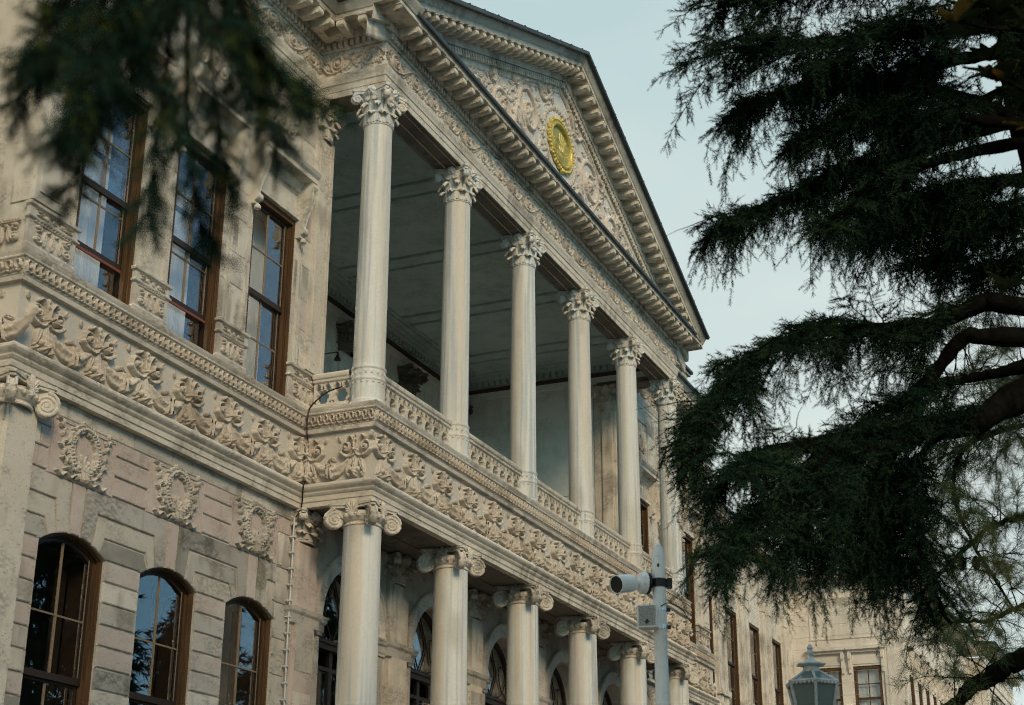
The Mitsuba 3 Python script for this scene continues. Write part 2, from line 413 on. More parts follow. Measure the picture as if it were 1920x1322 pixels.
def ground_wing(base, xa, xb, cxs, y, detail=True):
    opens = [arch_opening(c, 0.61, 1.35, 5.95, 0.19) for c in cxs]
    region = sbox(xa, 0, xb, 7.66).difference(unary_union(opens))
    put(base, ext(region, y + 0.022, y + 0.5), 'm_stone')
    g, st = [], []
    zc = np.arange(5.96, 0.3, -C0)
    edges = [xa + 0.42] + [e for c in cxs for e in (c - 0.61, c + 0.61)] + [xb - 0.3]
    piers = [(edges[i] + (0.03 if i else 0), edges[i + 1] - 0.03) for i in range(0, len(edges), 2)]
    for i, (p0, p1) in enumerate(piers):
        for z in zc:
            g.append(LineString([(p0, z), (p1, z)]))
            st.append(LineString([(p0 - 0.06, z), (p1 + 0.06, z)]))
        first, last = i == 0, i == len(piers) - 1
        a1, a2 = (p0 if first else p0 - 0.08), (p1 if last else p1 + 0.08)
        b1, b2 = (p0 if first else p0 - 0.24), (p1 if last else p1 + 0.24)
        s1 = [(a1, 6.21), (a2, 6.21)]
        s2 = [(b1, 6.47), (b2, 6.47)]
        if not first:
            s1, s2 = [(a1 - 0.07, 6.05)] + s1, [(b1 - 0.07, 6.08)] + s2
        if not last:
            s1, s2 = s1 + [(a2 + 0.07, 6.05)], s2 + [(b2 + 0.07, 6.08)]
        g += [LineString(s1), LineString(s2)]
        for q in (s1, s2):   # hairline joints carry each groove on to the edge of the arch
            if not first:
                st.append(LineString([q[0], (q[0][0] - 0.09, q[0][1] - 0.16)]))
            if not last:
                st.append(LineString([q[-1], (q[-1][0] + 0.09, q[-1][1] - 0.16)]))
        if first:
            st.append(LineString([(p0, 0), (p0, 7.46)]))
            st += [LineString([(xa, z), (p0, z)]) for z in np.arange(0.5, 7.4, 0.51)]
        if last:
            st.append(LineString([(p1, 0), (p1, 7.46)]))
            st += [LineString([(p1, z), (xb, z)]) for z in np.arange(0.6, 7.4, 0.51)]
        for z in (6.76, 7.02, 7.27):
            g.append(LineString([(p0 - 0.02, z), (p1 + 0.02, z)]))
        xj = (p0 + p1) / 2 + rng.uniform(-0.15, 0.15)
        st += [LineString([(xj, 6.76), (xj, 7.27)]), LineString([(xj + 0.2, 7.27), (xj + 0.2, 7.45)])]
        if not first:
            st.append(LineString([(p0 - 0.05, 6.75), (p0 - 0.05, 7.45)]))
        if not last:
            st.append(LineString([(p1 + 0.05, 6.75), (p1 + 0.05, 7.45)]))
    for c in cxs:
        for s in (-1, 1):
            g.append(LineString([(c + s * 0.10, 6.0), (c + s * 0.125, 6.74)]).buffer(0.001).exterior)
        st.append(LineString([(c - 0.75, 6.745), (c + 0.75, 6.745)]))
        for s in (-0.13, 0.33):
            st.append(LineString([(c + s, 6.745), (c + s + rng.uniform(-0.02, 0.02), 7.45)]))
    st.append(LineString([(xa, 7.465), (xb, 7.465)]))
    for x in np.arange(xa + 0.7, xb, 0.83):
        st.append(LineString([(x, 7.465), (x, 7.66)]))
    wide = unary_union([q.buffer(0.016, cap_style=2) for q in g])
    thin = unary_union([q.buffer(0.004, cap_style=2) for q in st])
    rest = region.difference(wide).difference(thin)
    for q in getattr(rest, 'geoms', [rest]):
        if q.area < 0.003:
            continue
        cx, cz = q.centroid.x, q.centroid.y
        near = min(abs(cx - c) for c in cxs)
        r = rng.random()
        if cz > 6.73 and cz < 7.45:
            m = ('m_stone_pink', 'm_stone_beige', 'm_stone_cream', 'm_stone_grey')[int(rng.choice(4, p=[0.5, 0.22, 0.16, 0.12]))]
        elif cz > 5.95 and cz < 6.73:
            m = 'm_stone_pink' if near < 0.09 else ('m_stone_dark', 'm_stone_grey', 'm_stone_beige')[int(rng.choice(3, p=[0.42, 0.38, 0.2]))]
        elif cz >= 7.45:
            m = ('m_stone_grey', 'm_stone', 'm_stone_pink')[int(rng.choice(3, p=[0.5, 0.3, 0.2]))]
        else:
            m = ('m_stone_cream', 'm_stone_beige', 'm_stone_pink', 'm_stone_grey', 'm_stone_dark')[int(rng.choice(5, p=[0.28, 0.30, 0.2, 0.12, 0.10]))]
        dy = rng.uniform(-0.0025, 0.0025)
        put(base + '__stone_block', bevel(q, y + dy, y + 0.04, 0.008), m)
    for c in cxs:   # long sunk moulding over each wreath panel
        put(base + '__panel_moulding', cat([bx(c - 0.56, c + 0.56, y - 0.016, y + 0.01, 7.415, 7.43), bx(c - 0.52, c + 0.52, y - 0.010, y + 0.01, 7.438, 7.45)]), 'm_stone')


def upper_wing(base, xa, xb, cxs, y, zt=14.6):
    opens = [sbox(c - 0.6, 9.2, c + 0.6, 12.2) for c in cxs]
    region = sbox(xa, 9.05, xb, zt).difference(unary_union(opens))
    put(base, ext(region, y + 0.014, y + 0.5), 'm_stone')
    g, z, k = [], 9.86, 0
    while z < zt - 0.2:
        g.append(LineString([(xa, z), (xb, z)]))
        h = [0.62, 0.5, 0.56, 0.46][k % 4]
        x = xa + rng.uniform(0.3, 0.8)
        while x < xb - 0.2:
            g.append(LineString([(x, z), (x, min(z + h, zt))]))
            x += rng.uniform(0.55, 1.25)
        z += h
        k += 1
    ashlar(base, region, y, g, lambda x, z: STONES[int(rng.choice(5, p=[0.30, 0.36, 0.12, 0.10, 0.12]))], 0.0022, 0.03)


LEFT = [-5.12, -3.20, -1.29]
RIGHT = [16.70, 18.63, 20.55]
ground_wing('palace__wall', XL, -0.35, LEFT, YW)
upper_wing('palace__upper_wall', XL, 0.28, LEFT, YW)
ground_wing('palace__wall', 15.35, XR, RIGHT, YR)
upper_wing('palace__upper_wall', 14.72, XR, RIGHT, YR)
# returns of the wings and the recessed walls beside them
put('palace__side_wall', cat([bx(XL + 0.0, XL + 0.4, YW + 0.5, YB + 0.5, 0, 15.4), bx(-22, XL, YB, YB + 0.5, 0, 15.4)]), 'm_stone_cream')
put('palace__side_wall', cat([bx(XR - 0.4, XR, YR + 0.5, YB + 0.5, 0, 15.4)]), 'm_stone')
FARC = [34.1, 37.25, 40.6, 31.0, 27.9, 24.8]
fw = sbox(XR, 0, 43.5, 15.4).difference(unary_union([sbox(c - 0.9, 9.2, c + 0.9, 12.9) for c in FARC]))
put('palace__recessed_wall', ext(fw, YB, YB + 0.5), 'm_stone_cream')
for c in FARC:
    for s in (-1, 1):
        put('palace__recessed_wall__pilaster', cat([bx(c + s * 1.22 - 0.2, c + s * 1.22 + 0.2, YB - 0.12, YB + 0.02, 9.2, 14.0), bx(c + s * 1.22 - 0.27, c + s * 1.22 + 0.27, YB - 0.2, YB + 0.02, 9.62, 9.8),
                                                 bx(c + s * 1.22 - 0.25, c + s * 1.22 + 0.25, YB - 0.18, YB + 0.02, 9.1, 9.35), bx(c + s * 1.22 - 0.23, c + s * 1.22 + 0.23, YB - 0.15, YB + 0.02, 13.6, 14.0)]), 'm_stone_cream')
# dark rooms behind the walls
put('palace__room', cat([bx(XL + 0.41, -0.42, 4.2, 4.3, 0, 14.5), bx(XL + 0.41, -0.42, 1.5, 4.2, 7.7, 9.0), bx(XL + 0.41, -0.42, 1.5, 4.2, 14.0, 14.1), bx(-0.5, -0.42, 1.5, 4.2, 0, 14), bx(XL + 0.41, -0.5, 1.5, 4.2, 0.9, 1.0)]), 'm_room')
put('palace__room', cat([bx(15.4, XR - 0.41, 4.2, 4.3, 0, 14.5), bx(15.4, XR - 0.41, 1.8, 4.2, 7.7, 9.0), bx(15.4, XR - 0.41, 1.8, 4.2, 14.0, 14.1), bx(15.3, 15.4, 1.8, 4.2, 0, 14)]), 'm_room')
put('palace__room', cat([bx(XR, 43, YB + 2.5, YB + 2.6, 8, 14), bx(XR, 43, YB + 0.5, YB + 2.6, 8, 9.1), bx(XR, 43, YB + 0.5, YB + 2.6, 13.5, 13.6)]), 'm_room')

# ------------------------------------------------------------------ windows
pane_d = {}


def pane(base, x0, x1, y, z0, z1, top=None):
    if top is None:
        v = [[x0, y, z0], [x1, y, z0], [x1, y, z1], [x0, y, z1]]
        put(base + '__pane', trimesh.Trimesh(v, [[0, 1, 2], [0, 2, 3]], process=False), 'm_glass')
    else:
        m = ext(top, y, y + 0.002)
        v, f = m.vertices, m.faces
        front = f[np.abs(np.cross(v[f[:, 1]] - v[f[:, 0]], v[f[:, 2]] - v[f[:, 0]])[:, 1]) > 1e-9]
        front = front[v[front][:, :, 1].mean(1) < y + 0.001]
        put(base + '__pane', trimesh.Trimesh(v, front, process=False), 'm_glass')


def curtain(base, x0, x1, y, z0, z1, folds=9, m='m_curtain'):
    n = folds * 8
    x = np.linspace(x0, x1, n)
    yy = y + 0.035 * np.sin(np.linspace(0, folds * 2 * PI, n)) + 0.02 * np.sin(np.linspace(1, folds * 3.1, n))
    v = np.vstack([np.stack([x, yy, 0 * x + z0], 1), np.stack([x, y + 0.6 * (yy - y), 0 * x + z1], 1)])
    i = np.arange(n - 1)
    f = np.vstack([np.stack([i, i + 1, i + 1 + n], 1), np.stack([i, i + 1 + n, i + n], 1)])
    put(base + '__curtain', trimesh.Trimesh(v, f, process=False), m, True)


def rot_parts(keys, tw):
    for k in keys:
        scene[k]['to_world'] = tw


def upper_window(cx, y, hw=0.6, z0=9.2, z1=12.2, raised=0.0, cols=2, deep=True, base='palace__window', drape=True):
    before = set(scene)
    k = key(base)
    d = 0.095
    put(k + '__frame', cat([bx(cx - hw, cx - hw + 0.07, y + 0.03, y + d + 0.06, z0, z1), bx(cx + hw - 0.03, cx + hw, y + 0.025, y + d, z0, z1), bx(cx + hw - 0.045, cx + hw, y + 0.04, y + 0.055, z0, z1),
                            bx(cx + hw - 0.05, cx + hw, y + 0.07, y + 0.085, z0, z1), bx(cx + hw - 0.075, cx + hw, y + d, y + d + 0.06, z0, z1), bx(cx - hw, cx + hw, y + 0.03, y + d + 0.1, z1 - 0.09, z1),
                            bx(cx - hw, cx + hw, y + 0.1, y + d + 0.12, z0, z0 + 0.05)]), 'm_wood')
    put(k + '__lining', cat([bx(cx - hw - 0.001, cx - hw + 0.03, y + d + 0.07, y + 0.51, z0, z1), bx(cx + hw - 0.03, cx + hw + 0.001, y + d + 0.07, y + 0.51, z0, z1), bx(cx - hw, cx + hw, y + d + 0.07, y + 0.51, z1 - 0.03, z1 + 0.001)]), 'm_sash')
    zm = (z0 + z1) / 2 - 0.08
    a, b = cx - hw + 0.07, cx + hw - 0.09
    for nm, s0, s1, ys in (('upper_sash', zm, z1 - 0.09, y + d + 0.02), ('lower_sash', z0 + 0.05 + raised, zm + 0.06 + raised, y + d + 0.06)):
        bw = 0.055
        put(k + '__' + nm, cat([bx(a, a + bw, ys, ys + 0.04, s0, s1), bx(b - bw, b, ys, ys + 0.04, s0, s1), bx(a, b, ys - 0.004, ys + 0.04, s0, s0 + 0.085), bx(a, b, ys, ys + 0.04, s1 - 0.06, s1)]), 'm_sash')
        if nm == 'lower_sash' and raised:
            pane(k, a, b, ys + 0.05, z0 + 0.05, s0)
            put(k + '__bottom_bead', bx(a, b, ys - 0.012, ys, s0 - 0.02, s0 + 0.015), 'm_red')
        xs = np.linspace(a + bw, b - bw, cols + 1)
        zs = np.linspace(s0 + 0.085, s1 - 0.06, 3)
        put(k + '__muntin', cat([bx(x - 0.012, x + 0.012, ys + 0.004, ys + 0.03, zs[0], zs[-1]) for x in xs[1:-1]] + [bx(xs[0], xs[-1], ys + 0.006, ys + 0.028, zs[1] - 0.012, zs[1] + 0.012)]
                                + [bx(x - 0.007, x + 0.007, ys - 0.006, ys, zs[0], zs[-1]) for x in (xs[0] + 0.005, xs[-1] - 0.005)]), 'm_muntin')
        for i in range(cols):
            for j in range(2):
                e = rng.uniform(-0.004, 0.004, 2)
                x0, x1, q0, q1 = xs[i], xs[i + 1], zs[j], zs[j + 1]
                v = [[x0, ys + 0.017, q0], [x1, ys + 0.017 + e[0], q0], [x1, ys + 0.017 + e[0] + e[1], q1], [x0, ys + 0.017 + e[1], q1]]
                put(k + '__pane', trimesh.Trimesh(v, [[0, 1, 2], [0, 2, 3]], process=False), 'm_glass')
    if drape:
        curtain(k, a + 0.02, a + 0.30 + rng.uniform(0, 0.1), y + 0.52, z0 + 0.0, z1, 5)
        curtain(k, b - 0.36 - rng.uniform(0, 0.1), b, y + 0.52, z0 + 0.0, z1, 6)
    return [q for q in scene if q not in before]


def hood(cx, y, base='palace__window_hood'):
    k = key(base)
    prof = [(0.0, 12.66), (0.04, 12.68), (0.05, 12.74), (0.10, 12.78), (0.11, 12.82), (0.27, 12.83), (0.27, 12.90), (0.31, 12.94), (0.34, 12.99), (0.34, 13.015), (0.0, 13.06)]
    put(k, sweep([(cx - 0.72, y + 0.0), (cx - 0.72, y), (cx + 0.72, y), (cx + 0.72, y + 0.0)][1:3], prof), 'm_stone_cream')
    for s in (-1, 1):
        pts = [(cx + s * 0.72, y + 0.001)] + [(cx + s * 0.72 + s * 0, y + 0.001)]
        pr = Polygon([(-(o), z) for o, z in prof] + [(0.02, 13.06), (0.02, 12.66)])
        m = trimesh.creation.extrude_polygon(pr, 0.02, engine='earcut')
        m.apply_transform(np.array([[0, 0, 1, cx + s * 0.72 - 0.01], [1, 0, 0, y], [0, 1, 0, 0], [0, 0, 0, 1.0]]))
        put(k + '__end_cap', m, 'm_stone_cream')
        put(k + '__bracket', console_mesh(cx + s * 0.66, y, 12.82), 'm_stone_cream', 30)
    put(k + '__lintel_panel', cat([bx(cx - 0.56, cx + 0.56, y - 0.02, y + 0.02, 12.27, 12.30), bx(cx - 0.6, cx + 0.6, y - 0.045, y + 0.02, 12.2, 12.26)]), 'm_stone_cream')
    # framed panel with a carved cartouche above the hood
    put(k + '__upper_panel', cat([bx(cx - 0.6, cx + 0.6, y - 0.03, y + 0.02, 13.14, 13.17), bx(cx - 0.6, cx - 0.57, y - 0.03, y + 0.02, 13.17, 14.3), bx(cx + 0.57, cx + 0.6, y - 0.03, y + 0.02, 13.17, 14.3), bx(cx - 0.6, cx + 0.6, y - 0.03, y + 0.02, 14.3, 14.33)]), 'm_stone')
    again(k + '__cartouche', CART, at(cx, y, 13.72))


def console_mesh(x, y, zt):
    """Scrolled bracket seen from its side: an S in (y, z) with an upper and a lower volute."""
    s = []
    for t in np.linspace(0, 1, 26):
        s.append((-(0.24 - 0.16 * t + 0.035 * math.sin(t * PI * 2)), zt - 0.92 * t))
    outer = s
    poly = Polygon(outer + [(0.02, zt - 0.92), (0.02, zt)]).union(Point(-0.2, zt - 0.07).buffer(0.085)).union(Point(-0.085, zt - 0.80).buffer(0.07))
    m = trimesh.creation.extrude_polygon(poly.simplify(0.003), 0.13, engine='earcut')
    m.apply_transform(np.array([[0, 0, 1, x - 0.065], [1, 0, 0, y], [0, 1, 0, 0], [0, 0, 0, 1.0]]))
    beads = [tube([(x - 0.02 + dx, y - q[0] * -1 - 0.012, q[1]) for q in s[2:22]], 0.014, 5) for dx in (-0.025, 0.065)]
    leafs = [lathe([(0.001, -0.05), (0.05, -0.03), (0.055, 0.0), (0.03, 0.04), (0.001, 0.06)], 10, (x, y - 0.10, zt - 0.97))]
    return cat([m] + beads + leafs)


CARTR = Relief(-0.5, 0.5, -0.55, 0.55, 0.011)
th = np.linspace(0, 2 * PI, 60)
CARTR.stroke(np.stack([0.15 * np.cos(th), 0.21 * np.sin(th)], 1), 0.035, 0.06)
CARTR.boss(0, 0, 0.12, 0.05, 8)
for s in (-1, 1):
    CARTR.spiral(s * 0.28, -0.12, 0.13, 1.6, PI / 2, s, 0.03, 0.05)
    CARTR.spiral(s * 0.26, 0.2, 0.1, 1.4, -PI / 2, -s, 0.028, 0.05)
    for a in (0.2, 0.7, 1.2, -0.5, -1.0):
        CARTR.leaf(s * 0.18, 0.05, a if s > 0 else PI - a, 0.3, 0.05, 0.05, 3)
CARTR.leaf(0, 0.2, PI / 2, 0.3, 0.1, 0.06, 4)
CARTR.leaf(0, -0.2, -PI / 2, 0.25, 0.08, 0.06, 4)
CART = mikit.ply(CARTR.mesh(), 'm_relief', True)

for i, c in enumerate(LEFT):
    upper_window(c, YW, raised=(0.50, 0.52, 0.0)[i])
    hood(c, YW)
for i, c in enumerate(RIGHT):
    upper_window(c, YR, raised=0.0)
    hood(c, YR)
for c in FARC:
    upper_window(c, YB, 0.9, 9.2, 12.9, drape=False)


def ground_window(cx, y):
    k = key('palace__ground_window')
    hw, z0, zs, rise, d = 0.61, 1.35, 5.95, 0.19, 0.125
    full = arch_opening(cx, hw, z0, zs, rise)
    inner = arch_opening(cx, hw - 0.06, z0 + 0.06, zs - 0.02, rise - 0.02)
    put(k + '__frame', cat([ext(full.difference(arch_opening(cx, hw - 0.03, z0 + 0.05, zs - 0.01, rise - 0.01)), y + 0.045, y + d), ext(full.difference(inner), y + d, y + d + 0.06),
                            ext(full.difference(arch_opening(cx, hw - 0.05, z0 + 0.05, zs - 0.015, rise - 0.015)), y + 0.07, y + 0.09)]), 'm_wood', 40)
    put(k + '__lining', ext(arch_opening(cx, hw + 0.002, z0, zs, rise).difference(arch_opening(cx, hw - 0.03, z0 + 0.05, zs - 0.01, rise - 0.01)), y + d + 0.065, y + 0.51), 'm_sash', 40)
    a, b, zm = cx - hw + 0.07, cx + hw - 0.07, 4.46
    ys = y + d + 0.02
    up = inner.intersection(sbox(cx - 1, zm, cx + 1, 7))
    upi = arch_opening(cx, hw - 0.12, zm + 0.08, zs - 0.05, rise - 0.035)
    put(k + '__upper_sash', ext(up.difference(upi), ys, ys + 0.04), 'm_sash', 40)
    put(k + '__lower_sash', cat([bx(a, a + 0.055, ys + 0.04, ys + 0.08, z0, zm), bx(b - 0.055, b, ys + 0.04, ys + 0.08, z0, zm), bx(a, b, ys + 0.04, ys + 0.08, zm - 0.03, zm + 0.05), bx(a, b, ys + 0.04, ys + 0.08, z0, z0 + 0.1)]), 'm_sash')
    zmid = 5.20
    put(k + '__muntin', cat([bx(cx - 0.012, cx + 0.012, ys + 0.004, ys + 0.03, zm + 0.08, zs + 0.10), bx(a + 0.05, b - 0.05, ys + 0.006, ys + 0.028, zmid - 0.011, zmid + 0.011),
                             bx(cx - 0.012, cx + 0.012, ys + 0.05, ys + 0.075, z0 + 0.1, zm - 0.03), bx(a + 0.05, b - 0.05, ys + 0.052, ys + 0.072, 3.66, 3.682), bx(a + 0.05, b - 0.05, ys + 0.052, ys + 0.072, 2.5, 2.522)]
                            + [bx(x - 0.006, x + 0.006, ys - 0.006, ys, zm + 0.08, zs) for x in (a + 0.058, b - 0.058)]), 'm_muntin')
    for s0, s1 in ((a + 0.055, cx), (cx, b - 0.055)):
        for q0, q1 in ((zm + 0.08, zmid), (z0 + 0.1, 2.51), (2.51, 3.67), (3.67, zm - 0.03)):
            dy = 0.017 if q0 > zm else 0.06
            e = rng.uniform(-0.006, 0.006)
            v = [[s0, ys + dy, q0], [s1, ys + dy + e, q0], [s1, ys + dy + e, q1], [s0, ys + dy, q1]]
            put(k + '__pane', trimesh.Trimesh(v, [[0, 1, 2], [0, 2, 3]], process=False), 'm_glass')
        pane(k, 0, 0, ys + 0.017, 0, 0, top=upi.intersection(sbox(s0, zmid, s1, 7)))
    put(k + '__inner_shutter', bx(b - 0.20, b - 0.02, y + 0.49, y + 0.52, z0, zs + 0.1), 'm_sash')


for c in LEFT:
    ground_window(c, YW)
for c in RIGHT:
    ground_window(c, YR)

# carved wreaths over the ground floor windows
WR = Relief(-0.58, 0.58, -0.42, 0.40, 0.008)
wr = np.random.default_rng(3)
for a in np.linspace(-0.25 * PI, 1.25 * PI, 30):
    for q in (0.0, 0.055):
        WR.leaf((0.235 + q * 0.6) * math.cos(a), 0.04 + (0.27 + q) * math.sin(a) * 0.92, a + (1.2 if q else 1.9) + wr.uniform(-0.4, 0.4), 0.085, 0.028, 0.05)
    WR.boss(0.25 * math.cos(a + 0.05), 0.04 + 0.27 * math.sin(a + 0.05), 0.025, 0.055)
for s in (-1, 1):
    br = smooth_path([(s * 0.05, -0.30), (s * 0.24, -0.25), (s * 0.37, -0.08), (s * 0.40, 0.14), (s * 0.45, 0.30)], 15)
    WR.stroke(br, 0.010, 0.03)
    for i in range(3, 15):
        o = (0.75, -0.75)[i % 2] * wr.uniform(0.7, 1.3)
        an = math.atan2(br[i, 1] - br[i - 1, 1], br[i, 0] - br[i - 1, 0]) + o
        WR.leaf(br[i, 0], br[i, 1], an, wr.uniform(0.06, 0.095), 0.020, 0.05)
    WR.spiral(s * 0.11, -0.20, 0.06, 1.2, PI / 2, s, 0.022, 0.06)
    rb = np.stack([s * np.linspace(0.08, 0.46, 20), -0.31 - 0.02 * np.linspace(0, 1, 20) + 0.026 * np.sin(np.linspace(0, 14, 20))], 1)
    WR.stroke(rb, 0.014, 0.035)
for x in (-0.06, 0, 0.06):
    WR.leaf(x, -0.20, -PI / 2 + x * 4, 0.15, 0.03, 0.06)
WR.dig(5)
for s in (-1, 1):
    WR.leaf(s * 0.03, -0.20, PI / 2 - s * 0.55, 0.17, 0.036, 0.045)
    WR.leaf(s * 0.02, -0.16, PI / 2 - s * 0.15, 0.16, 0.022, 0.035)
    WR.spiral(s * 0.075, -0.10, 0.035, 1.0, -PI / 2, s, 0.014, 0.04)
WR.H *= 1.5
WREATH = mikit.ply(WR.mesh(), 'm_stone_beige', True)
for c in LEFT:
    again('palace__wall__wreath', WREATH, at(c - 0.02, YW - 0.004, 7.11))
for c in RIGHT:
    again('palace__wall__wreath', WREATH, at(c, YR - 0.004, 7.11))
# ------------------------------------------------------------------ bands that run round the whole front
LOW_ARCH = [(-0.02, 7.655), (0.10, 7.655), (0.10, 7.73), (0.115, 7.735), (0.115, 7.81), (0.13, 7.82), (0.15, 7.85), (0.15, 7.87), (0.165, 7.885), (0.19, 7.905), (0.205, 7.935), (0.20, 7.965), (0.185, 7.985), (0.10, 8.00)]
SWAG_GROUND = [(0.06, 7.99), (0.06, 8.79)]
EGG = [(0.05, 8.775), (0.125, 8.785), (0.13, 8.845), (0.105, 8.855), (0.10, 8.86), (0.10, 9.07), (0.125, 9.085), (0.13, 9.10), (0.115, 9.115), (0.135, 9.15), (0.14, 9.185), (-0.3, 9.20)]
put('palace__lower_architrave', sweep(PLAN, LOW_ARCH), 'm_stone_cream', 25)
put('palace__garland_frieze', sweep(PLAN, SWAG_GROUND), 'm_frieze_ground')
put('palace__balcony_cornice', sweep(PLAN, EGG), 'm_stone', 25)
ARCHI = [(-0.02, 14.585), (0.0, 14.585), (0.0, 14.69), (0.012, 14.695), (0.012, 14.80), (0.03, 14.815), (0.03, 14.86), (0.045, 14.90), (0.055, 14.93), (0.055, 14.985), (0.0, 14.99)]
put('palace__architrave', sweep(PLAN, ARCHI), 'm_stone_cream', 25)
put('palace__frieze', sweep(PLAN, [(-0.004, 14.985), (-0.004, 15.46)]), 'm_tympanum')
BED = [(-0.01, 15.445), (0.03, 15.45), (0.035, 15.475), (0.036, 15.488), (0.03, 15.49), (0.03, 15.59), (0.105, 15.598), (0.125, 15.62), (0.13, 15.72), (0.50, 15.724), (0.515, 15.728), (0.515, 15.80), (0.54, 15.81)]
CYMA = BED[-1:] + [(0.56, 15.84), (0.60, 15.88), (0.63, 15.92), (0.64, 15.945)]
front = [(-0.2, -0.2), (15.2, -0.2)]
put('palace__cornice', sweep(PLAN, BED), 'm_stone_cream', 25)
put('palace__cornice', sweep(PLAN[:4] + [(-0.2, -0.2), (-0.1, -0.2)], CYMA), 'm_stone_cream', 25)
put('palace__cornice', sweep([(15.2, -0.2)] + PLAN[6:], CYMA), 'm_stone_cream', 25)
LEADP = [(0.62, 15.94), (0.70, 15.945), (0.715, 15.96), (0.715, 16.02), (0.69, 16.035), (-0.3, 16.30)]
put('palace__gutter', sweep(PLAN[:4] + [(-0.2, -0.15)], LEADP), 'm_lead', 25)
put('palace__gutter', sweep([(15.2, -0.15)] + PLAN[6:], LEADP), 'm_lead', 25)
put('palace__gutter', sweep(front, [(0.53, 15.805), (0.575, 15.805), (0.585, 15.83), (0.58, 15.875), (0.2, 15.93)]), 'm_lead', 25)

# dentils: too fine to tell apart one by one
dn, tw = [], 0.045
segs = [((-6.54, 1.0), (-0.2, 1.0)), ((-0.2, 1.0), (-0.2, -0.2)), ((-0.2, -0.2), (15.2, -0.2)), ((15.2, YR), (XR, YR)), ((XL, YB), (XL, YW)), ((43.5, YB), (43.5, -0.5))]


def along(a, b, pitch, start=0.0):
    a, b = np.array(a), np.array(b)
    L = np.linalg.norm(b - a)
    d = (b - a) / L
    n = max(1, int(round((L - 2 * start) / pitch)))
    o = np.array([d[1], -d[0]])
    return [(a + d * (start + (L - 2 * start) * (i + 0.5) / n), o) for i in range(n)], math.degrees(math.atan2(d[1], d[0]))


for a, b in segs:
    ps, ang = along(a, b, 0.108)
    for p, o in ps:
        m = bx(-0.032, 0.032, -0.07, 0.0, 0, 0.105)
        m.apply_transform(trimesh.transformations.rotation_matrix(math.radians(ang), [0, 0, 1]))
        m.apply_translation((p[0] + o[0] * 0.028, p[1] + o[1] * 0.028, 15.487))
        dn.append(m)
k = put('palace__cornice__dentil', cat(dn), 'm_stone_cream')
labels[k] = {'kind': 'stuff'}

# modillions: scrolled brackets under the corona, one mesh shared by all
pr = [(0.0, 0.0), (0.0, -0.14)]
for t in np.linspace(0, 1, 9):
    pr.append((-0.05 - 0.29 * t, -0.145 - 0.02 * math.sin(t * PI) + 0.035 * t))
pr += [(-0.365, -0.075), (-0.37, -0.02), (-0.36, 0.0)]
mod = trimesh.creation.extrude_polygon(Polygon(pr), 0.13, engine='earcut')
mod.apply_transform(np.array([[0, 0, 1, -0.065], [1, 0, 0, 0], [0, 1, 0, 0], [0, 0, 0, 1.0]]))
roll = trimesh.creation.cylinder(0.052, 0.14, sections=12)
roll.apply_transform(trimesh.transformations.rotation_matrix(PI / 2, [0, 1, 0]))
roll.apply_translation((0, -0.325, -0.078))
lip = [bx(s * 0.055 - 0.013, s * 0.055 + 0.013, -0.30, -0.02, -0.15, -0.10) for s in (-1, 0, 1)]
MOD = mikit.ply(cat([mod, roll, bx(-0.085, 0.085, -0.385, 0, -0.015, 0.0)] + lip[1:2]), 'm_modillion', 35)
for a, b in segs[:4]:
    L = math.dist(a, b)
    ps, ang = along(a, b, 0.345, 0.0 if L < 2 else 0.05)
    for p, o in ps:
        again('palace__cornice__modillion', MOD, T().translate([p[0] + o[0] * 0.128, p[1] + o[1] * 0.128, 15.724]).rotate([0, 0, 1], ang))

# ------------------------------------------------------------------ carved bands
SC = Relief(-0.72, 0.72, 0.0, 0.45, 0.0102)
sr = np.random.default_rng(9)
for s in (-1, 1):
    x0 = s * 0.36
    zc = 0.22
    SC.spiral(x0, zc, 0.165, 1.9, (-PI / 2 if s < 0 else PI / 2), s, 0.026, 0.055)
    SC.boss(x0, zc, 0.05, 0.06, 6)
    for a in np.arange(0, 2 * PI, 0.62):
        SC.leaf(x0 + 0.17 * math.cos(a), zc + 0.17 * math.sin(a) * (1 if True else 0), a + 0.9 * s, 0.12, 0.035, 0.045, 3)
    SC.spiral(s * 0.62, 0.33 if s < 0 else 0.11, 0.07, 1.3, 0, s, 0.018, 0.045)
    SC.leaf(s * 0.12, 0.08, PI / 2 + s * 0.7, 0.26, 0.05, 0.05, 4)
    SC.leaf(s * 0.12, 0.36, -PI / 2 - s * 0.7, 0.24, 0.05, 0.05, 4)
SC.stroke(smooth_path([(-0.72, 0.22), (-0.52, 0.05), (-0.2, 0.1), (0.0, 0.22), (0.2, 0.34), (0.52, 0.40), (0.72, 0.22)], 40), 0.022, 0.05)
SC.boss(0, 0.22, 0.085, 0.065, 8)
for i in range(26):
    SC.leaf(sr.uniform(-0.7, 0.7), sr.uniform(0.04, 0.40), sr.uniform(0, 6.3), sr.uniform(0.07, 0.12), 0.026, 0.03)
SC.dig(3, 0.12, 30)
SCROLL = mikit.ply(SC.mesh(), 'm_relief', True)
def flip(rel):
    m = rel.mesh()
    m.vertices[:, 0] *= -1
    m.faces = m.faces[:, ::-1]
    return mikit.ply(m, 'm_relief', True)


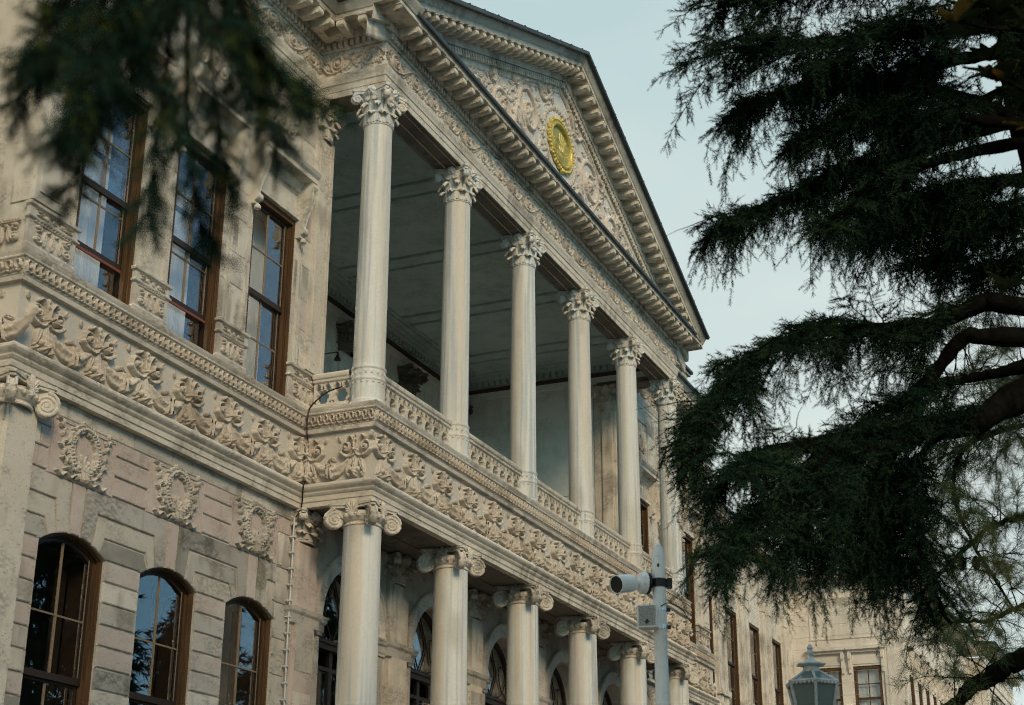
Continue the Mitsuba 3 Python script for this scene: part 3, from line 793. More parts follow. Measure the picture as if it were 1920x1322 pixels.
SCROLL_F = {**flip(SC), 'bsdf': {'type': 'ref', 'id': 'm_relief_ochre'}}
SCROLL_O = {**SCROLL, 'bsdf': {'type': 'ref', 'id': 'm_relief_ochre'}}
n = 11
for i in range(n):
    x = -0.2 + 15.4 * (i + 0.5) / n
    again('palace__frieze__scroll_carving', SCROLL_F if i % 2 else SCROLL_O, at(x, -0.197, 15.0, 0, (15.4 / n / 1.44, 1, 1)))
again('palace__frieze__scroll_carving', SCROLL, at(-0.197, 0.4, 15.0, SIDE, (0.82, 1, 1)))
for i in range(5):
    again('palace__frieze__scroll_carving', SCROLL, at(-6.54 + 6.34 * (i + 0.5) / 5, YW + 0.003, 15.0, 0, (6.34 / 5 / 1.44, 1, 1)))
for i in range(5):
    again('palace__frieze__scroll_carving', SCROLL, at(15.5 + 6.5 * (i + 0.5) / 5, YR + 0.003, 15.0, 0, (6.5 / 5 / 1.44, 1, 1)))

# band of linked rings under the balcony
GU = Relief(-0.66, 0.66, 0.0, 0.21, 0.0085)
for i in range(11):
    x = -0.6 + 0.12 * i
    a = np.linspace(-0.2 * PI, 1.45 * PI, 22)
    GU.stroke(np.stack([x + 0.036 * np.cos(a), 0.128 + 0.048 * np.sin(a)], 1), 0.0120, 0.060)
    GU.stroke(np.stack([x + np.array([-0.034, -0.012, 0.03, 0.07]), np.array([0.10, 0.05, 0.034, 0.055])], 1), 0.0125, 0.05)
    GU.boss(x + 0.058, 0.165, 0.013, 0.04)
GU.stroke([(-0.66, 0.198), (0.66, 0.198)], 0.010, 0.02)
GU.stroke([(-0.66, 0.012), (0.66, 0.012)], 0.010, 0.02)
RINGS = mikit.ply(GU.mesh(), 'm_relief', True)


def ring_band(a, b):
    L = math.dist(a, b)
    nn = max(1, round(L / 1.32))
    d = (np.array(b) - np.array(a)) / L
    o = np.array([d[1], -d[0]])
    ang = math.degrees(math.atan2(d[1], d[0]))
    for i in range(nn):
        p = np.array(a) + d * L * (i + 0.5) / nn + o * 0.098
        again('palace__balcony_cornice__ring_carving', RINGS, T().translate([p[0], p[1], 8.862]).rotate([0, 0, 1], ang).scale([L / nn / 1.32, 1, 1]))


ring_band((-6.64, YW), (-0.3, YW))
ring_band((-0.2, YW - 0.1), (-0.2, -0.3))
ring_band((-0.3, -0.2), (15.3, -0.2))
ring_band((15.4, YR), (XR + 0.1, YR))
ring_band((XL, YB - 0.1), (XL, YW - 0.1))

# garlands: ribbon scrolls with a hanging tassel, and thick swags between them
CL = Relief(-0.42, 0.42, 0.03, 0.78, 0.0102)
for s in (-1, 1):
    CL.spiral(s * 0.20, 0.515, 0.112, 1.5, -PI / 2, s, 0.025, 0.10, 0.16)
    CL.stroke(smooth_path([(s * 0.02, 0.40), (s * 0.1, 0.365), (s * 0.21, 0.385), (s * 0.31, 0.45)], 12), [0.02] * 6 + [0.034] * 6, 0.09)
    CL.stroke(smooth_path([(s * 0.03, 0.5), (s * 0.05, 0.62), (s * 0.12, 0.70), (s * 0.17, 0.67)], 12), 0.020, 0.08)
    CL.leaf(s * 0.33, 0.62, PI / 2 + s * -0.5, 0.11, 0.03, 0.06)
    CL.leaf(s * 0.05, 0.42, -PI / 2 + s * 0.40, 0.36, 0.055, 0.085, 0, 0.3)
    CL.boss(s * 0.14, 0.09, 0.05, 0.07, 5)
CL.leaf(0, 0.50, PI / 2, 0.25, 0.05, 0.11, 3)
CL.boss(0, 0.46, 0.065, 0.13, 6)
CL.leaf(0, 0.42, -PI / 2, 0.36, 0.06, 0.12, 0, 0.2)
CL.boss(0, 0.11, 0.075, 0.12, 5)
CL.boss(-0.07, 0.16, 0.05, 0.095)
CL.boss(0.07, 0.16, 0.05, 0.095)
CL2 = Relief(-0.42, 0.42, 0.03, 0.78, 0.0102)
CL2.H = CL.H.copy()
CL.H *= 1.05
CL2.H *= 1.05
CL.dig(2, 0.08, 30)
CL2.dig(7, 0.12, 25)
CLUSTER = [mikit.ply(CL.mesh(), 'm_relief', True), flip(CL2)]
GA = Relief(-0.46, 0.46, 0.03, 0.5, 0.0105)
t = np.linspace(-1, 1, 36)
gp = np.stack([0.41 * t, 0.15 + 0.26 * np.abs(t) ** 2.4], 1)
GA.stroke(gp, 0.030 + 0.068 * (1 - t * t), 0.045 + 0.075 * (1 - t * t))
GA.H *= 0.82 + 0.18 * np.sin(52 * np.hypot(GA.X, 0.66 - GA.Z) + 2.5 * meshkit.noise(np.stack([GA.X * 9, GA.Z * 9, GA.X * 0], -1), 1)) * (np.abs(GA.X) > 0.06)
GA.stroke([(-0.045, 0.28), (-0.03, 0.05)], 0.012, 0.145)
GA.stroke([(0.045, 0.28), (0.03, 0.05)], 0.012, 0.145)
GA.leaf(-0.10, 0.325, 0.3, 0.15, 0.03, 0.07)
GA.leaf(0.10, 0.325, PI - 0.3, 0.15, 0.03, 0.07)
GA2 = Relief(-0.46, 0.46, 0.03, 0.5, 0.0105)
GA2.H = GA.H.copy()
GA.dig(4, 0.12, 30)
GA2.dig(11, 0.15, 26)
GARLAND = [mikit.ply(GA.mesh(), 'm_relief', True), flip(GA2)]


def swags(a, b, step, first, y=None):
    L = math.dist(a, b)
    d = (np.array(b) - np.array(a)) / L
    o = np.array([d[1], -d[0]]) * 0.058
    ang = math.degrees(math.atan2(d[1], d[0]))
    s = first
    while s < L + 0.02:
        p = np.array(a) + d * s + o
        fl = int(rng.integers(0, 2))
        k = step * rng.uniform(0.96, 1.04)
        again('palace__garland_frieze__ribbon_carving', CLUSTER[fl], T().translate([p[0], p[1], 8.0]).rotate([0, 0, 1], ang).scale([k, 1, rng.uniform(0.97, 1.02)]))
        if s + step / 2 < L:
            p = p + d * step / 2
            again('palace__garland_frieze__swag_carving', GARLAND[int(rng.integers(0, 2))], T().translate([p[0], p[1], 8.0]).rotate([0, 0, 1], ang).scale([step, rng.uniform(0.94, 1.08), 1]))
        s += step


swags((XL - 0.06, YW), (-0.26, YW), 0.965, 0.46)
swags((-0.2, YW - 0.06), (-0.2, -0.26), 0.80, 0.14)
swags((-0.26, -0.2), (15.26, -0.2), 1.0, 0.30)
swags((15.3, YR), (XR, YR), 0.965, 0.5)
swags((XL, YB), (XL, YW - 0.06), 0.9, 0.6)

# carved pedestals of the upper floor piers
PE = Relief(-0.3, 0.3, 0.0, 0.42, 0.008)
for x in (-0.12, 0, 0.12):
    PE.leaf(x, 0.05, PI / 2, 0.26, 0.035, 0.05)
    PE.boss(x + 0.06, 0.31, 0.03, 0.04, 5)
for s in (-1, 1):
    PE.spiral(s * 0.22, 0.12, 0.065, 1.4, PI / 2, s, 0.02, 0.05)
    PE.spiral(s * 0.22, 0.30, 0.05, 1.2, -PI / 2, -s, 0.017, 0.05)
PE.stroke([(-0.29, 0.375), (0.29, 0.375)], 0.012, 0.02)
for x in np.linspace(-0.26, 0.26, 12):
    PE.boss(x, 0.40, 0.02, 0.03, 4)
PE.dig(6)
PED = mikit.ply(PE.mesh(), 'm_relief', True)


def pedestal(x0, x1, y):
    k = put('palace__pedestal', cat([sweep([(x0, y + 0.02), (x0, y), (x1, y), (x1, y + 0.02)], [(0.0, 9.17), (0.05, 9.17), (0.05, 9.30), (0.03, 9.33), (0.03, 9.62), (0.06, 9.64), (0.065, 9.66), (0.04, 9.68), (0.04, 9.78), (0.07, 9.80), (0.075, 9.83), (0.05, 9.85), (0.0, 9.88)])]), 'm_stone', 25)
    sx = (x1 - x0) / 0.66
    again(k + '__leaf_carving', PED, at((x0 + x1) / 2, y - 0.032, 9.31, 0, (sx, 1, 0.8)))
    again(k + '__leaf_carving', PED, at((x0 + x1) / 2, y - 0.042, 9.675, 0, (sx, 0.7, 0.24)))
    # shallow raised strip on the pier above
    put('palace__pier_strip', cat([bx(x0 + 0.06, x0 + 0.11, y - 0.018, y + 0.005, 9.88, 12.2), bx(x1 - 0.11, x1 - 0.06, y - 0.018, y + 0.005, 9.88, 12.2), bx(x0 + 0.16, x0 + 0.18, y - 0.012, y + 0.005, 9.88, 12.2)]), 'm_stone_cream')


def piers(cs, x0, x1, y, hw=0.6):
    e = [x0] + [q for c in cs for q in (c - hw, c + hw)] + [x1]
    for i in range(0, len(e), 2):
        pedestal(e[i] + (0.03 if i else 0.0), e[i + 1] - 0.03, y)


piers(LEFT, XL, 0.26, YW)
piers(RIGHT, 14.76, XR, YR)
again('palace__pedestal__leaf_carving', PED, at(XL - 0.034, 1.35, 9.31, SIDE, (0.9, 1, 0.8)))

# ------------------------------------------------------------------ capitals and columns


def leaf3d(ang, z0, h, r0, r1, curl, w, nu=8, nv=7):
    """An acanthus leaf: rises along the bell, then curls outward; w = half width at its middle."""
    V = []
    for i in range(nu + 1):
        u = i / nu
        zz = z0 + h * (math.sin(min(u, 0.82) / 0.82 * PI / 2) if u < 0.82 else 1 - (u - 0.82) * 1.3)
        rr = r0 + (r1 - r0) * u + curl * max(0, u - 0.45) ** 1.5 * 2.4 + 0.012
        hw = w * (0.75 + 0.35 * math.sin(PI * u)) * (1 if u < 0.7 else 1 - 0.55 * (u - 0.7) / 0.3) * (0.88 + 0.12 * abs(math.sin(4 * PI * u)))
        for j in range(nv):
            v = -1 + 2 * j / (nv - 1)
            a = ang + v * hw / max(rr, 0.05)
            bulge = 0.014 * (1 - v * v) - 0.010 * math.exp(-(v / 0.2) ** 2) + 0.006 * math.cos(3 * PI * v)
            V.append([(rr + bulge) * math.cos(a), (rr + bulge) * math.sin(a), zz - 0.03 * v * v * u])
    V = np.array(V)
    F = []
    for i in range(nu):
        for j in range(nv - 1):
            a = i * nv + j
            F += [[a, a + 1, a + nv + 1], [a, a + nv + 1, a + nv]]
    F = np.array(F)
    back = V.copy()
    back[:, :2] *= (1 - 0.016 / np.linalg.norm(V[:, :2], axis=1, keepdims=True))
    back[:, 2] -= 0.006
    n0 = len(V)
    edge = [i * nv for i in range(nu + 1)] + [nu * nv + j for j in range(1, nv)] + [i * nv + nv - 1 for i in range(nu - 1, -1, -1)]
    E = []
    for a, b in zip(edge[:-1], edge[1:]):
        E += [[a, b, b + n0], [a, b + n0, a + n0]]
    return trimesh.Trimesh(np.vstack([V, back]), np.vstack([F, F[:, ::-1] + n0, E]), process=False)


def abacus(r, z0, z1, dip):
    pts = []
    for q in range(4):
        a0 = PI / 4 + q * PI / 2
        c0, c1 = np.array([math.cos(a0), math.sin(a0)]) * r, np.array([math.cos(a0 + PI / 2), math.sin(a0 + PI / 2)]) * r
        t_ = (c1 - c0) / np.linalg.norm(c1 - c0)
        nrm = -(c0 + c1) / np.linalg.norm(c0 + c1)
        L = np.linalg.norm(c1 - c0)
        for s in np.linspace(0.06, 0.94, 11):
            pts.append(c0 + t_ * L * s + nrm * dip * math.sin(PI * (s - 0.06) / 0.88))
    P = Polygon(pts)
    out = []
    for f0, za, zb in ((0.95, z0, z0 + (z1 - z0) * 0.45), (1.0, z0 + (z1 - z0) * 0.5, z1)):
        m = trimesh.creation.extrude_polygon(affinity.scale(P, f0, f0, origin=(0, 0)), zb - za, engine='earcut')
        m.apply_translation((0, 0, za))
        out.append(m)
    m = trimesh.creation.extrude_polygon(affinity.scale(P, 0.93, 0.93, origin=(0, 0)), (z1 - z0), engine='earcut')
    m.apply_translation((0, 0, z0))
    return cat(out + [m])


FINE = [34, 22]


def volute3d(r_c, z_c, R, ang, width, turns=1.8, r=0.018):
    """A spiral scroll standing in the vertical plane through the axis at angle ang."""
    t_ = np.linspace(0, 1, FINE[0])
    rr = R * (1 - 0.84 * t_)
    a = PI / 2 - 2 * PI * turns * t_
    out = []
    for s in (-1, 1):
        p = np.stack([r_c + rr * np.cos(a), 0 * t_, z_c + rr * np.sin(a)], 1) if False else np.stack([r_c + rr * np.cos(a), s * width * (0.5 + 0 * t_), z_c + rr * np.sin(a)], 1)
        out.append(tube(p, r * (1 - 0.4 * t_), 6 if FINE[0] > 20 else 4))
    d = trimesh.creation.cylinder(R * 0.93, width, sections=FINE[1])
    d.apply_transform(trimesh.transformations.rotation_matrix(PI / 2, [1, 0, 0]))
    d.apply_translation((r_c, 0, z_c))
    out.append(d)
    e = trimesh.creation.cylinder(R * 0.2, width * 1.25, sections=12)
    e.apply_transform(trimesh.transformations.rotation_matrix(PI / 2, [1, 0, 0]))
    e.apply_translation((r_c, 0, z_c))
    out.append(e)
    m = cat(out)
    m.apply_transform(trimesh.transformations.rotation_matrix(ang, [0, 0, 1]))
    return m


def corinthian(r, h, nu_=8, nv_=7):
    """Capital: necking, bell, two rows of leaves, corner and inner scrolls, hollow-sided abacus. z from 0 to h."""
    ms = [lathe([(r * 0.98, -0.02), (r * 1.05, -0.012), (r * 1.06, 0.0), (r * 1.02, 0.014), (r * 0.98, 0.02), (r * 0.97, h * 0.3), (r * 1.02, h * 0.55), (r * 1.25, h * 0.78), (r * 1.4, h * 0.86), (r * 0.5, h * 0.87)], 36)]
    for q in range(8):
        ms.append(leaf3d(q * PI / 4, 0.01, h * 0.31, r * 0.99, r * 1.06, 0.085, r * 0.47, nu_, nv_))
        ms.append(leaf3d(q * PI / 4 + PI / 8, 0.03, h * 0.54, r * 0.99, r * 1.12, 0.09, r * 0.40, nu_, nv_))
    for q in range(4):
        a = PI / 4 + q * PI / 2
        ms.append(volute3d(r * 1.70, h * 0.73, h * 0.125, a, 0.085, 1.6, 0.016))
        p = smooth_path([(r * 1.05, 0, h * 0.42), (r * 1.2, 0, h * 0.66), (r * 1.5, 0, h * 0.82), (r * 1.72, 0, h * 0.845)], 10)
        for s in (-0.03, 0.03):
            tb = tube(p + np.array([0, s, 0]), 0.017, 5)
            tb.apply_transform(trimesh.transformations.rotation_matrix(a, [0, 0, 1]))
            ms.append(tb)
        for s in (-1, 1):
            v_ = volute3d(r * 1.16, h * 0.70, h * 0.08, 0, 0.03, 1.4, 0.011)
            v_.apply_transform(trimesh.transformations.rotation_matrix(PI / 2, [0, 0, 1], [r * 1.16, 0, 0]))
            v_.apply_translation((0, s * h * 0.10, 0))
            v_.apply_transform(trimesh.transformations.rotation_matrix(q * PI / 2, [0, 0, 1]))
            ms.append(v_)
        fl = Relief(-0.09, 0.09, -0.1, 0.1, 0.009)
        fl.boss(0, 0, 0.085, 0.06, 6)
        f = fl.mesh()
        f.apply_translation((0, -r * 1.30, h * 0.90))
        f.apply_transform(trimesh.transformations.rotation_matrix(q * PI / 2, [0, 0, 1]))
        ms.append(f)
    ms.append(abacus(r * 2.12, h * 0.86, h, r * 0.36))
    return cat(ms)


def ionic(r, h):
    ms = [lathe([(r * 0.98, -0.03), (r * 1.05, -0.02), (r * 1.06, 0.0), (r * 1.0, 0.012), (r * 1.0, 0.03), (r * 1.10, 0.05), (r * 1.24, h * 0.42), (r * 1.22, h * 0.58), (r * 1.0, h * 0.62)], 40)]
    for q in range(20):
        a = q * PI / 10
        ms.append(lathe([(0.001, -0.04), (0.03, -0.015), (0.032, 0.02), (0.001, 0.04)], 7, (r * 1.20 * math.cos(a), r * 1.20 * math.sin(a), h * 0.36)))
    for q in range(4):
        a = PI / 4 + q * PI / 2
        ms.append(volute3d(r * 1.56, h * 0.22, h * 0.50, a, 0.085, 2.4, 0.020))
        m = bx(r * 0.8, r * 1.56, -0.045, 0.045, h * 0.55, h * 0.80)
        m.apply_transform(trimesh.transformations.rotation_matrix(a, [0, 0, 1]))
        ms.append(m)
        fl = Relief(-0.1, 0.1, -0.13, 0.12, 0.009)
        for aa in (0.3, 0.95, PI / 2, PI - 0.95, PI - 0.3):
            fl.leaf(0, -0.1, aa, 0.2, 0.035, 0.06)
        f = fl.mesh()
        f.apply_translation((0, -r * 1.12, h * 0.86))
        f.apply_transform(trimesh.transformations.rotation_matrix(q * PI / 2, [0, 0, 1]))
        ms.append(f)
    ms.append(abacus(r * 2.02, h * 0.76, h, r * 0.30))
    return cat(ms)


RU, RL = 0.228, 0.278
CORINTH = mikit.ply(corinthian(RU, 0.63), 'm_marble', 32)
IONIC = mikit.ply(ionic(RL, 0.30), 'm_stone_cream', 32)
shaft_u = [(0.247 + 0.004, 9.80), (0.252, 9.82), (0.246, 9.85)] + [(0.246 - 0.020 * ((t_) ** 1.7), 9.85 + 4.10 * t_) for t_ in np.linspace(0.02, 1, 14)]
SHAFT_U = mikit.ply(lathe(shaft_u, 48), 'm_marble', 40)
base_u = [(0.20, 9.18), (0.285, 9.18), (0.285, 9.26), (0.265, 9.275), (0.258, 9.30), (0.256, 9.56), (0.262, 9.575), (0.272, 9.59), (0.272, 9.605), (0.262, 9.62), (0.258, 9.64), (0.258, 9.755), (0.266, 9.765), (0.272, 9.78), (0.270, 9.80), (0.246, 9.81)]
bm = [lathe(base_u, 48), bx(-0.31, 0.31, -0.31, 0.31, 9.17, 9.195)]
for q in range(18):
    a = 2 * PI * q / 18
    bm.append(lathe([(0.001, -0.04), (0.022, -0.02), (0.024, 0.01), (0.001, 0.035)], 6, (0.252 * math.cos(a), 0.252 * math.sin(a), 9.70)))
    bm.append(lathe([(0.001, -0.02), (0.03, -0.005), (0.03, 0.012), (0.001, 0.02)], 6, (0.245 * math.cos(a + 0.1), 0.245 * math.sin(a + 0.1), 9.545)))
BASE_U = mikit.ply(cat(bm), 'm_marble', 35)
shaft_l = [(0.302, 1.3), (0.297, 1.5)] + [(0.298 - 0.022 * (t_ ** 1.8), 1.5 + 5.84 * t_) for t_ in np.linspace(0.02, 1, 14)]
SHAFT_L = mikit.ply(lathe(shaft_l, 48), 'm_marble', 40)
BASE_L = mikit.ply(cat([bx(-0.42, 0.42, -0.42, 0.42, 0.6, 0.85), lathe([(0.2, 0.85), (0.39, 0.85), (0.41, 0.9), (0.39, 0.97), (0.33, 1.0), (0.32, 1.07), (0.35, 1.12), (0.34, 1.2), (0.30, 1.22), (0.302, 1.3)], 40)]), 'm_marble', 35)
for i in range(6):
    x = 3.0 * i
    k = key('palace__column')
    again(k + '__shaft', SHAFT_U, at(x, 0, 0, 37 * i))
    again(k + '__base', BASE_U, at(x, 0, 0))
    again(k + '__capital', CORINTH, at(x, 0, 13.955))
    k = key('palace__porch_column')
    again(k + '__shaft', SHAFT_L, at(x, 0, 0, 53 * i + 11))
    again(k + '__base', BASE_L, at(x, 0, 0))
    again(k + '__capital', IONIC, at(x, 0, 7.355))

# ------------------------------------------------------------------ porch behind the lower columns
AR = 0.90
po = [arch_opening(1.5 + 3 * i, AR, 0.6, 6.20, AR) for i in range(5)]
region = sbox(-0.35, 0, 15.35, 7.66).difference(unary_union(po))
put('palace__porch_wall', ext(region, YW + 0.004, YW + 0.55), 'm_stone')
for i in range(5):
    c = 1.5 + 3 * i
    o1, o2 = arch_opening(c, AR, 6.2, 6.2, AR), arch_opening(c, AR + 0.21, 6.2, 6.2, AR + 0.21)
    k = put('palace__porch_arch', ext(o2.difference(arch_opening(c, AR, 6.0, 6.2, AR)), YW - 0.05, YW + 0.02), 'm_stone_cream', 30)
    put(k + '__outer_moulding', ext(arch_opening(c, AR + 0.25, 6.2, 6.2, AR + 0.25).difference(o2), YW - 0.075, YW + 0.02), 'm_stone', 30)
    for s in (-1, 1):
        xi, xo = c + s * AR, c + s * (AR + 0.26)
        a, b = min(xi, xo), max(xi, xo)
        put(k + '__impost', cat([sweep([(a + (0 if s > 0 else 0), YW + 0.3), (a, YW), (b, YW), (b, YW + 0.02)], [(0.0, 5.93), (0.03, 5.94), (0.03, 5.98), (0.045, 6.0), (0.05, 6.09), (0.08, 6.12), (0.085, 6.16), (0.10, 6.18), (0.10, 6.21), (0.0, 6.22)])]), 'm_stone_grey', 25)
        put(k + '__jamb_block', bevel(sbox(a + 0.02, 0.6, b - 0.02, 5.92), YW - 0.02, YW + 0.02), 'm_stone')
    d = key('palace__porch_door')
    yy = YW + 0.30
    put(d + '__fanlight_frame', ext(arch_opening(c, AR + 0.0, 6.0, 6.2, AR).difference(arch_opening(c, AR - 0.07, 6.0, 6.2, AR - 0.07)), yy - 0.02, yy + 0.06), 'm_sash', 30)
    put(d + '__transom', cat([bx(c - AR, c + AR, yy - 0.06, yy + 0.08, 5.86, 6.0), bx(c - AR, c + AR, yy - 0.09, yy, 5.95, 6.0)]), 'm_sash')
    put(d + '__leaf', cat([bx(c + a, c + b, yy, yy + 0.06, 0.6, 5.86) for a, b in ((-AR, -AR + 0.07), (-0.05, 0.05), (AR - 0.07, AR))] + [bx(c - AR, c + AR, yy, yy + 0.06, z, z + 0.06) for z in (0.6, 1.6, 2.9, 4.3, 5.55)]), 'm_sash')
    for a, b in ((-AR + 0.07, -0.05), (0.05, AR - 0.07)):
        for z0, z1 in ((1.66, 2.9), (2.96, 4.3), (4.36, 5.55)):
            pane(d, c + a, c + b, yy + 0.03, z0, z1)
    pane(d, 0, 0, yy + 0.02, 0, 0, top=arch_opening(c, AR - 0.07, 6.0, 6.2, AR - 0.07))
    ir = []
    for s in (-1, 1):
        ir.append(tube(smooth_path([(c + s * 0.02, yy, 6.02), (c + s * 0.25, yy, 6.45), (c + s * 0.12, yy, 6.75), (c, yy, 6.98)], 14), 0.014, 5))
        ir.append(tube(smooth_path([(c + s * 0.75, yy, 6.05), (c + s * 0.45, yy, 6.25), (c + s * 0.4, yy, 6.6), (c + s * 0.62, yy, 6.62)], 14), 0.014, 5))
        ir.append(tube(smooth_path([(c + s * 0.1, yy, 6.02), (c + s * 0.5, yy, 6.1), (c + s * 0.75, yy, 6.45)], 12), 0.012, 5))
    put(d + '__ironwork', cat(ir), 'm_sash')
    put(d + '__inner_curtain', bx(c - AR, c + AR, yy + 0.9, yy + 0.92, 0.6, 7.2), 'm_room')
FINE[:] = [14, 10]
pc = corinthian(0.2, 0.42, 4, 3)
PCAP = mikit.ply(pc, 'm_stone', 32)
for i in range(6):
    x = 3.0 * i
    k = put('palace__porch_pilaster', cat([bx(x - 0.34, x + 0.34, YW - 0.07, YW + 0.02, 0.6, 7.2), bx(x - 0.25, x + 0.25, YW - 0.11, YW, 0.9, 7.15)]), 'm_stone_pink' if i == 0 else 'm_stone')
    put(k + '__band', sweep([(x - 0.34, YW), (x - 0.34, YW - 0.07), (x + 0.34, YW - 0.07), (x + 0.34, YW)], [(0, 5.95), (0.04, 5.97), (0.05, 6.1), (0.08, 6.14), (0.09, 6.2), (0, 6.22)]), 'm_stone_grey', 25)
    again(k + '__capital', PCAP, at(x, YW + 0.06, 7.2, 0, (1.35, 1.0, 1.05)))
    for zz in (1.9, 3.1, 4.4, 5.3):
        put(k + '__stone_block', bevel(sbox(x - 0.245, zz, x + 0.245, zz + rng.uniform(0.45, 0.8)), YW - 0.116, YW - 0.09), STONES[int(rng.integers(0, 4))])
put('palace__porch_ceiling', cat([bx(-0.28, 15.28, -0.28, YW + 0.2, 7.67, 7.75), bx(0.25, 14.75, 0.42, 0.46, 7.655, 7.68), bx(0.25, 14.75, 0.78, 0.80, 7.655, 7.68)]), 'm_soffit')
put('palace__porch_floor', cat([bx(-0.7, 15.7, -0.7, YW + 4, 0.3, 0.6), bx(-1.0, 16.0, -1.05, YW, 0.0, 0.3)]), 'm_stone_grey')
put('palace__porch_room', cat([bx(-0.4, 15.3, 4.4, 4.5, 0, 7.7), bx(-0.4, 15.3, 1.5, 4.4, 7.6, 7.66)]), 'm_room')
# corner pilasters of the wings, with scrolled capitals
for x, y in ((XL + 0.26, YW), (XR - 0.26, YR)):
    k = put('palace__corner_pilaster', bx(x - 0.24, x + 0.24, y - 0.045, y + 0.02, 0.6, 7.36), 'm_stone_cream')
    again(k + '__capital', IONIC, at(x - 0.06, y + 0.16, 7.36, 0, (1, 1, 1)))
    k = put('palace__upper_corner_pilaster', cat([bx(x - 0.28, x + 0.24, y - 0.05, y + 0.3, 9.88, 14.0), bx(x - 0.20, x + 0.16, y - 0.065, y - 0.04, 10.0, 13.9)]), 'm_stone_cream')
    again(k + '__capital', CORINTH, at(x, y + 0.12, 13.955, 0, (1.15, 1.1, 1)), 'm_stone_cream')
for x, y in ((0.0, YW), (15.0, YR)):
    k = put('palace__pier_pilaster', cat([bx(x - 0.25, x + 0.27, y - 0.045, y + 0.02, 9.88, 13.97), bx(x - 0.17, x - 0.14, y - 0.06, y, 9.9, 13.9), bx(x + 0.16, x + 0.19, y - 0.06, y, 9.9, 13.9)]), 'm_stone_cream')
    again(k + '__capital', CORINTH, at(x + 0.02, y + 0.16, 13.955, 0, (1.05, 1.1, 1)), 'm_stone_cream')
# ------------------------------------------------------------------ pierced balustrade
def tracery(L, n, z0=9.345, z1=9.70):
    P = sbox(0, z0 - 0.02, L, z1 + 0.01)
    w = L / n
    holes = []
    for i in range(n):
        c = w * (i + 0.5)
        zc = z0 + 0.115
        r = min(w * 0.41, 0.115)
        q = unary_union([Point(c + r * 0.55 * math.cos(a), zc + r * 0.62 * math.sin(a)).buffer(r * 0.46, 6) for a in np.arange(6) * PI / 3] + [Point(c, zc).buffer(r * 0.6, 6)])
        holes.append(q)
        for s in (-1, 1):
            holes.append(Polygon([(c + s * w * 0.10, z0 + 0.245), (c + s * w * 0.36, z0 + 0.205), (c + s * w * 0.42, z0 + 0.255), (c + s * w * 0.28, z0 + 0.335), (c + s * w * 0.13, z0 + 0.30)]).buffer(0.006, 3))
            holes.append(Polygon([(c + s * w * 0.5 * 0.98, z0 + 0.05), (c + s * w * 0.40, z0 + 0.0), (c + s * w * 0.36, z0 + 0.03)]).buffer(0.004, 2))
        holes.append(Polygon([(c - w * 0.06, z0 + 0.245), (c, z0 + 0.225), (c + w * 0.06, z0 + 0.245), (c, z0 + 0.32)]).buffer(0.004, 2))
    return P.difference(unary_union(holes)).intersection(P)


def balustrade(L, n, tw):
    k = key('palace__balustrade')
    panel = tracery(L, n)
    m = cat([ext(panel, -0.045, 0.045)])
    again(k + '__pierced_panel', mikit.ply(m, 'm_stone_cream'), tw)
    r = [[(0, z) for z in ()]]
    rail = sweep([(0, 0), (L, 0)], [(0.05, 9.69), (0.075, 9.70), (0.08, 9.735), (0.10, 9.75), (0.11, 9.775), (0.11, 9.81), (0.09, 9.83), (0.05, 9.845), (-0.05, 9.845), (-0.09, 9.83), (-0.11, 9.80), (-0.11, 9.775), (-0.08, 9.735), (-0.05, 9.69), (0.05, 9.69)])
    again(k + '__rail', mikit.ply(rail, 'm_stone_cream', 30), tw)
    pl = sweep([(0, 0), (L, 0)], [(0.14, 9.18), (0.14, 9.24), (0.12, 9.26), (0.08, 9.30), (0.06, 9.345), (-0.06, 9.345), (-0.06, 9.18)])
    again(k + '__plinth', mikit.ply(pl, 'm_stone', 30), tw)


for i in range(5):
    balustrade(2.46, 8, at(3 * i + 0.27, 0.0, 0))
balustrade(0.64, 2, at(0.0, 0.92, 0, SIDE))
balustrade(0.9, 3, at(15.0, 0.28, 0, 90))

# ------------------------------------------------------------------ loggia
YL = 5.45
put('palace__loggia_floor', bx(-0.14, 15.14, -0.14, YL + 0.2, 8.05, 9.185), 'm_stone_grey')
xl, xr = 0.28, 14.72
zc = 15.32
put('palace__loggia_ceiling', bx(xl - 0.05, xr + 0.05, 0.31, YL + 0.2, zc, zc + 0.1), 'm_plaster')
bands = []
for x in (1.55, 4.5, 7.5, 10.5, 13.4):
    for o in (-0.24, 0.24):
        bands.append(bx(x + o - 0.035, x + o + 0.035, 0.95, YL - 0.55, zc - 0.035, zc + 0.01))
        bands.append(bx(x + o - 0.012, x + o + 0.012, 0.95, YL - 0.55, zc - 0.05, zc))
    bands.append(bx(x - 0.2, x + 0.2, 0.95, YL - 0.55, zc - 0.012, zc + 0.01))
for y in (0.80, 0.93, YL - 0.42, YL - 0.55):
    bands.append(bx(xl + 0.1, xr - 0.1, y - 0.03, y + 0.03, zc - 0.032, zc + 0.01))
    bands.append(bx(xl + 0.1, xr - 0.1, y - 0.01, y + 0.01, zc - 0.045, zc))
put('palace__loggia_ceiling__moulding', cat(bands), 'm_plaster')
inner = [(xl, 0.35), (xl, YL), (xr, YL), (xr, 0.35)]   # outward is to the right of the walk, so the room is on the left
prof = [(0.0, 14.60), (-0.02, 14.62), (-0.03, 14.86), (-0.06, 14.88), (-0.07, 14.89)]
inn = inner
put('palace__loggia_cornice', sweep(inn, [(o, z) for o, z in [(0.0, 14.70), (0.02, 14.72), (0.03, 14.88)]]), 'm_plaster_wall')
put('palace__loggia_cornice__dark_band', sweep(inn, [(0.028, 14.87), (0.06, 14.875), (0.08, 14.905), (0.09, 14.955), (0.07, 14.965)]), 'm_bronze')
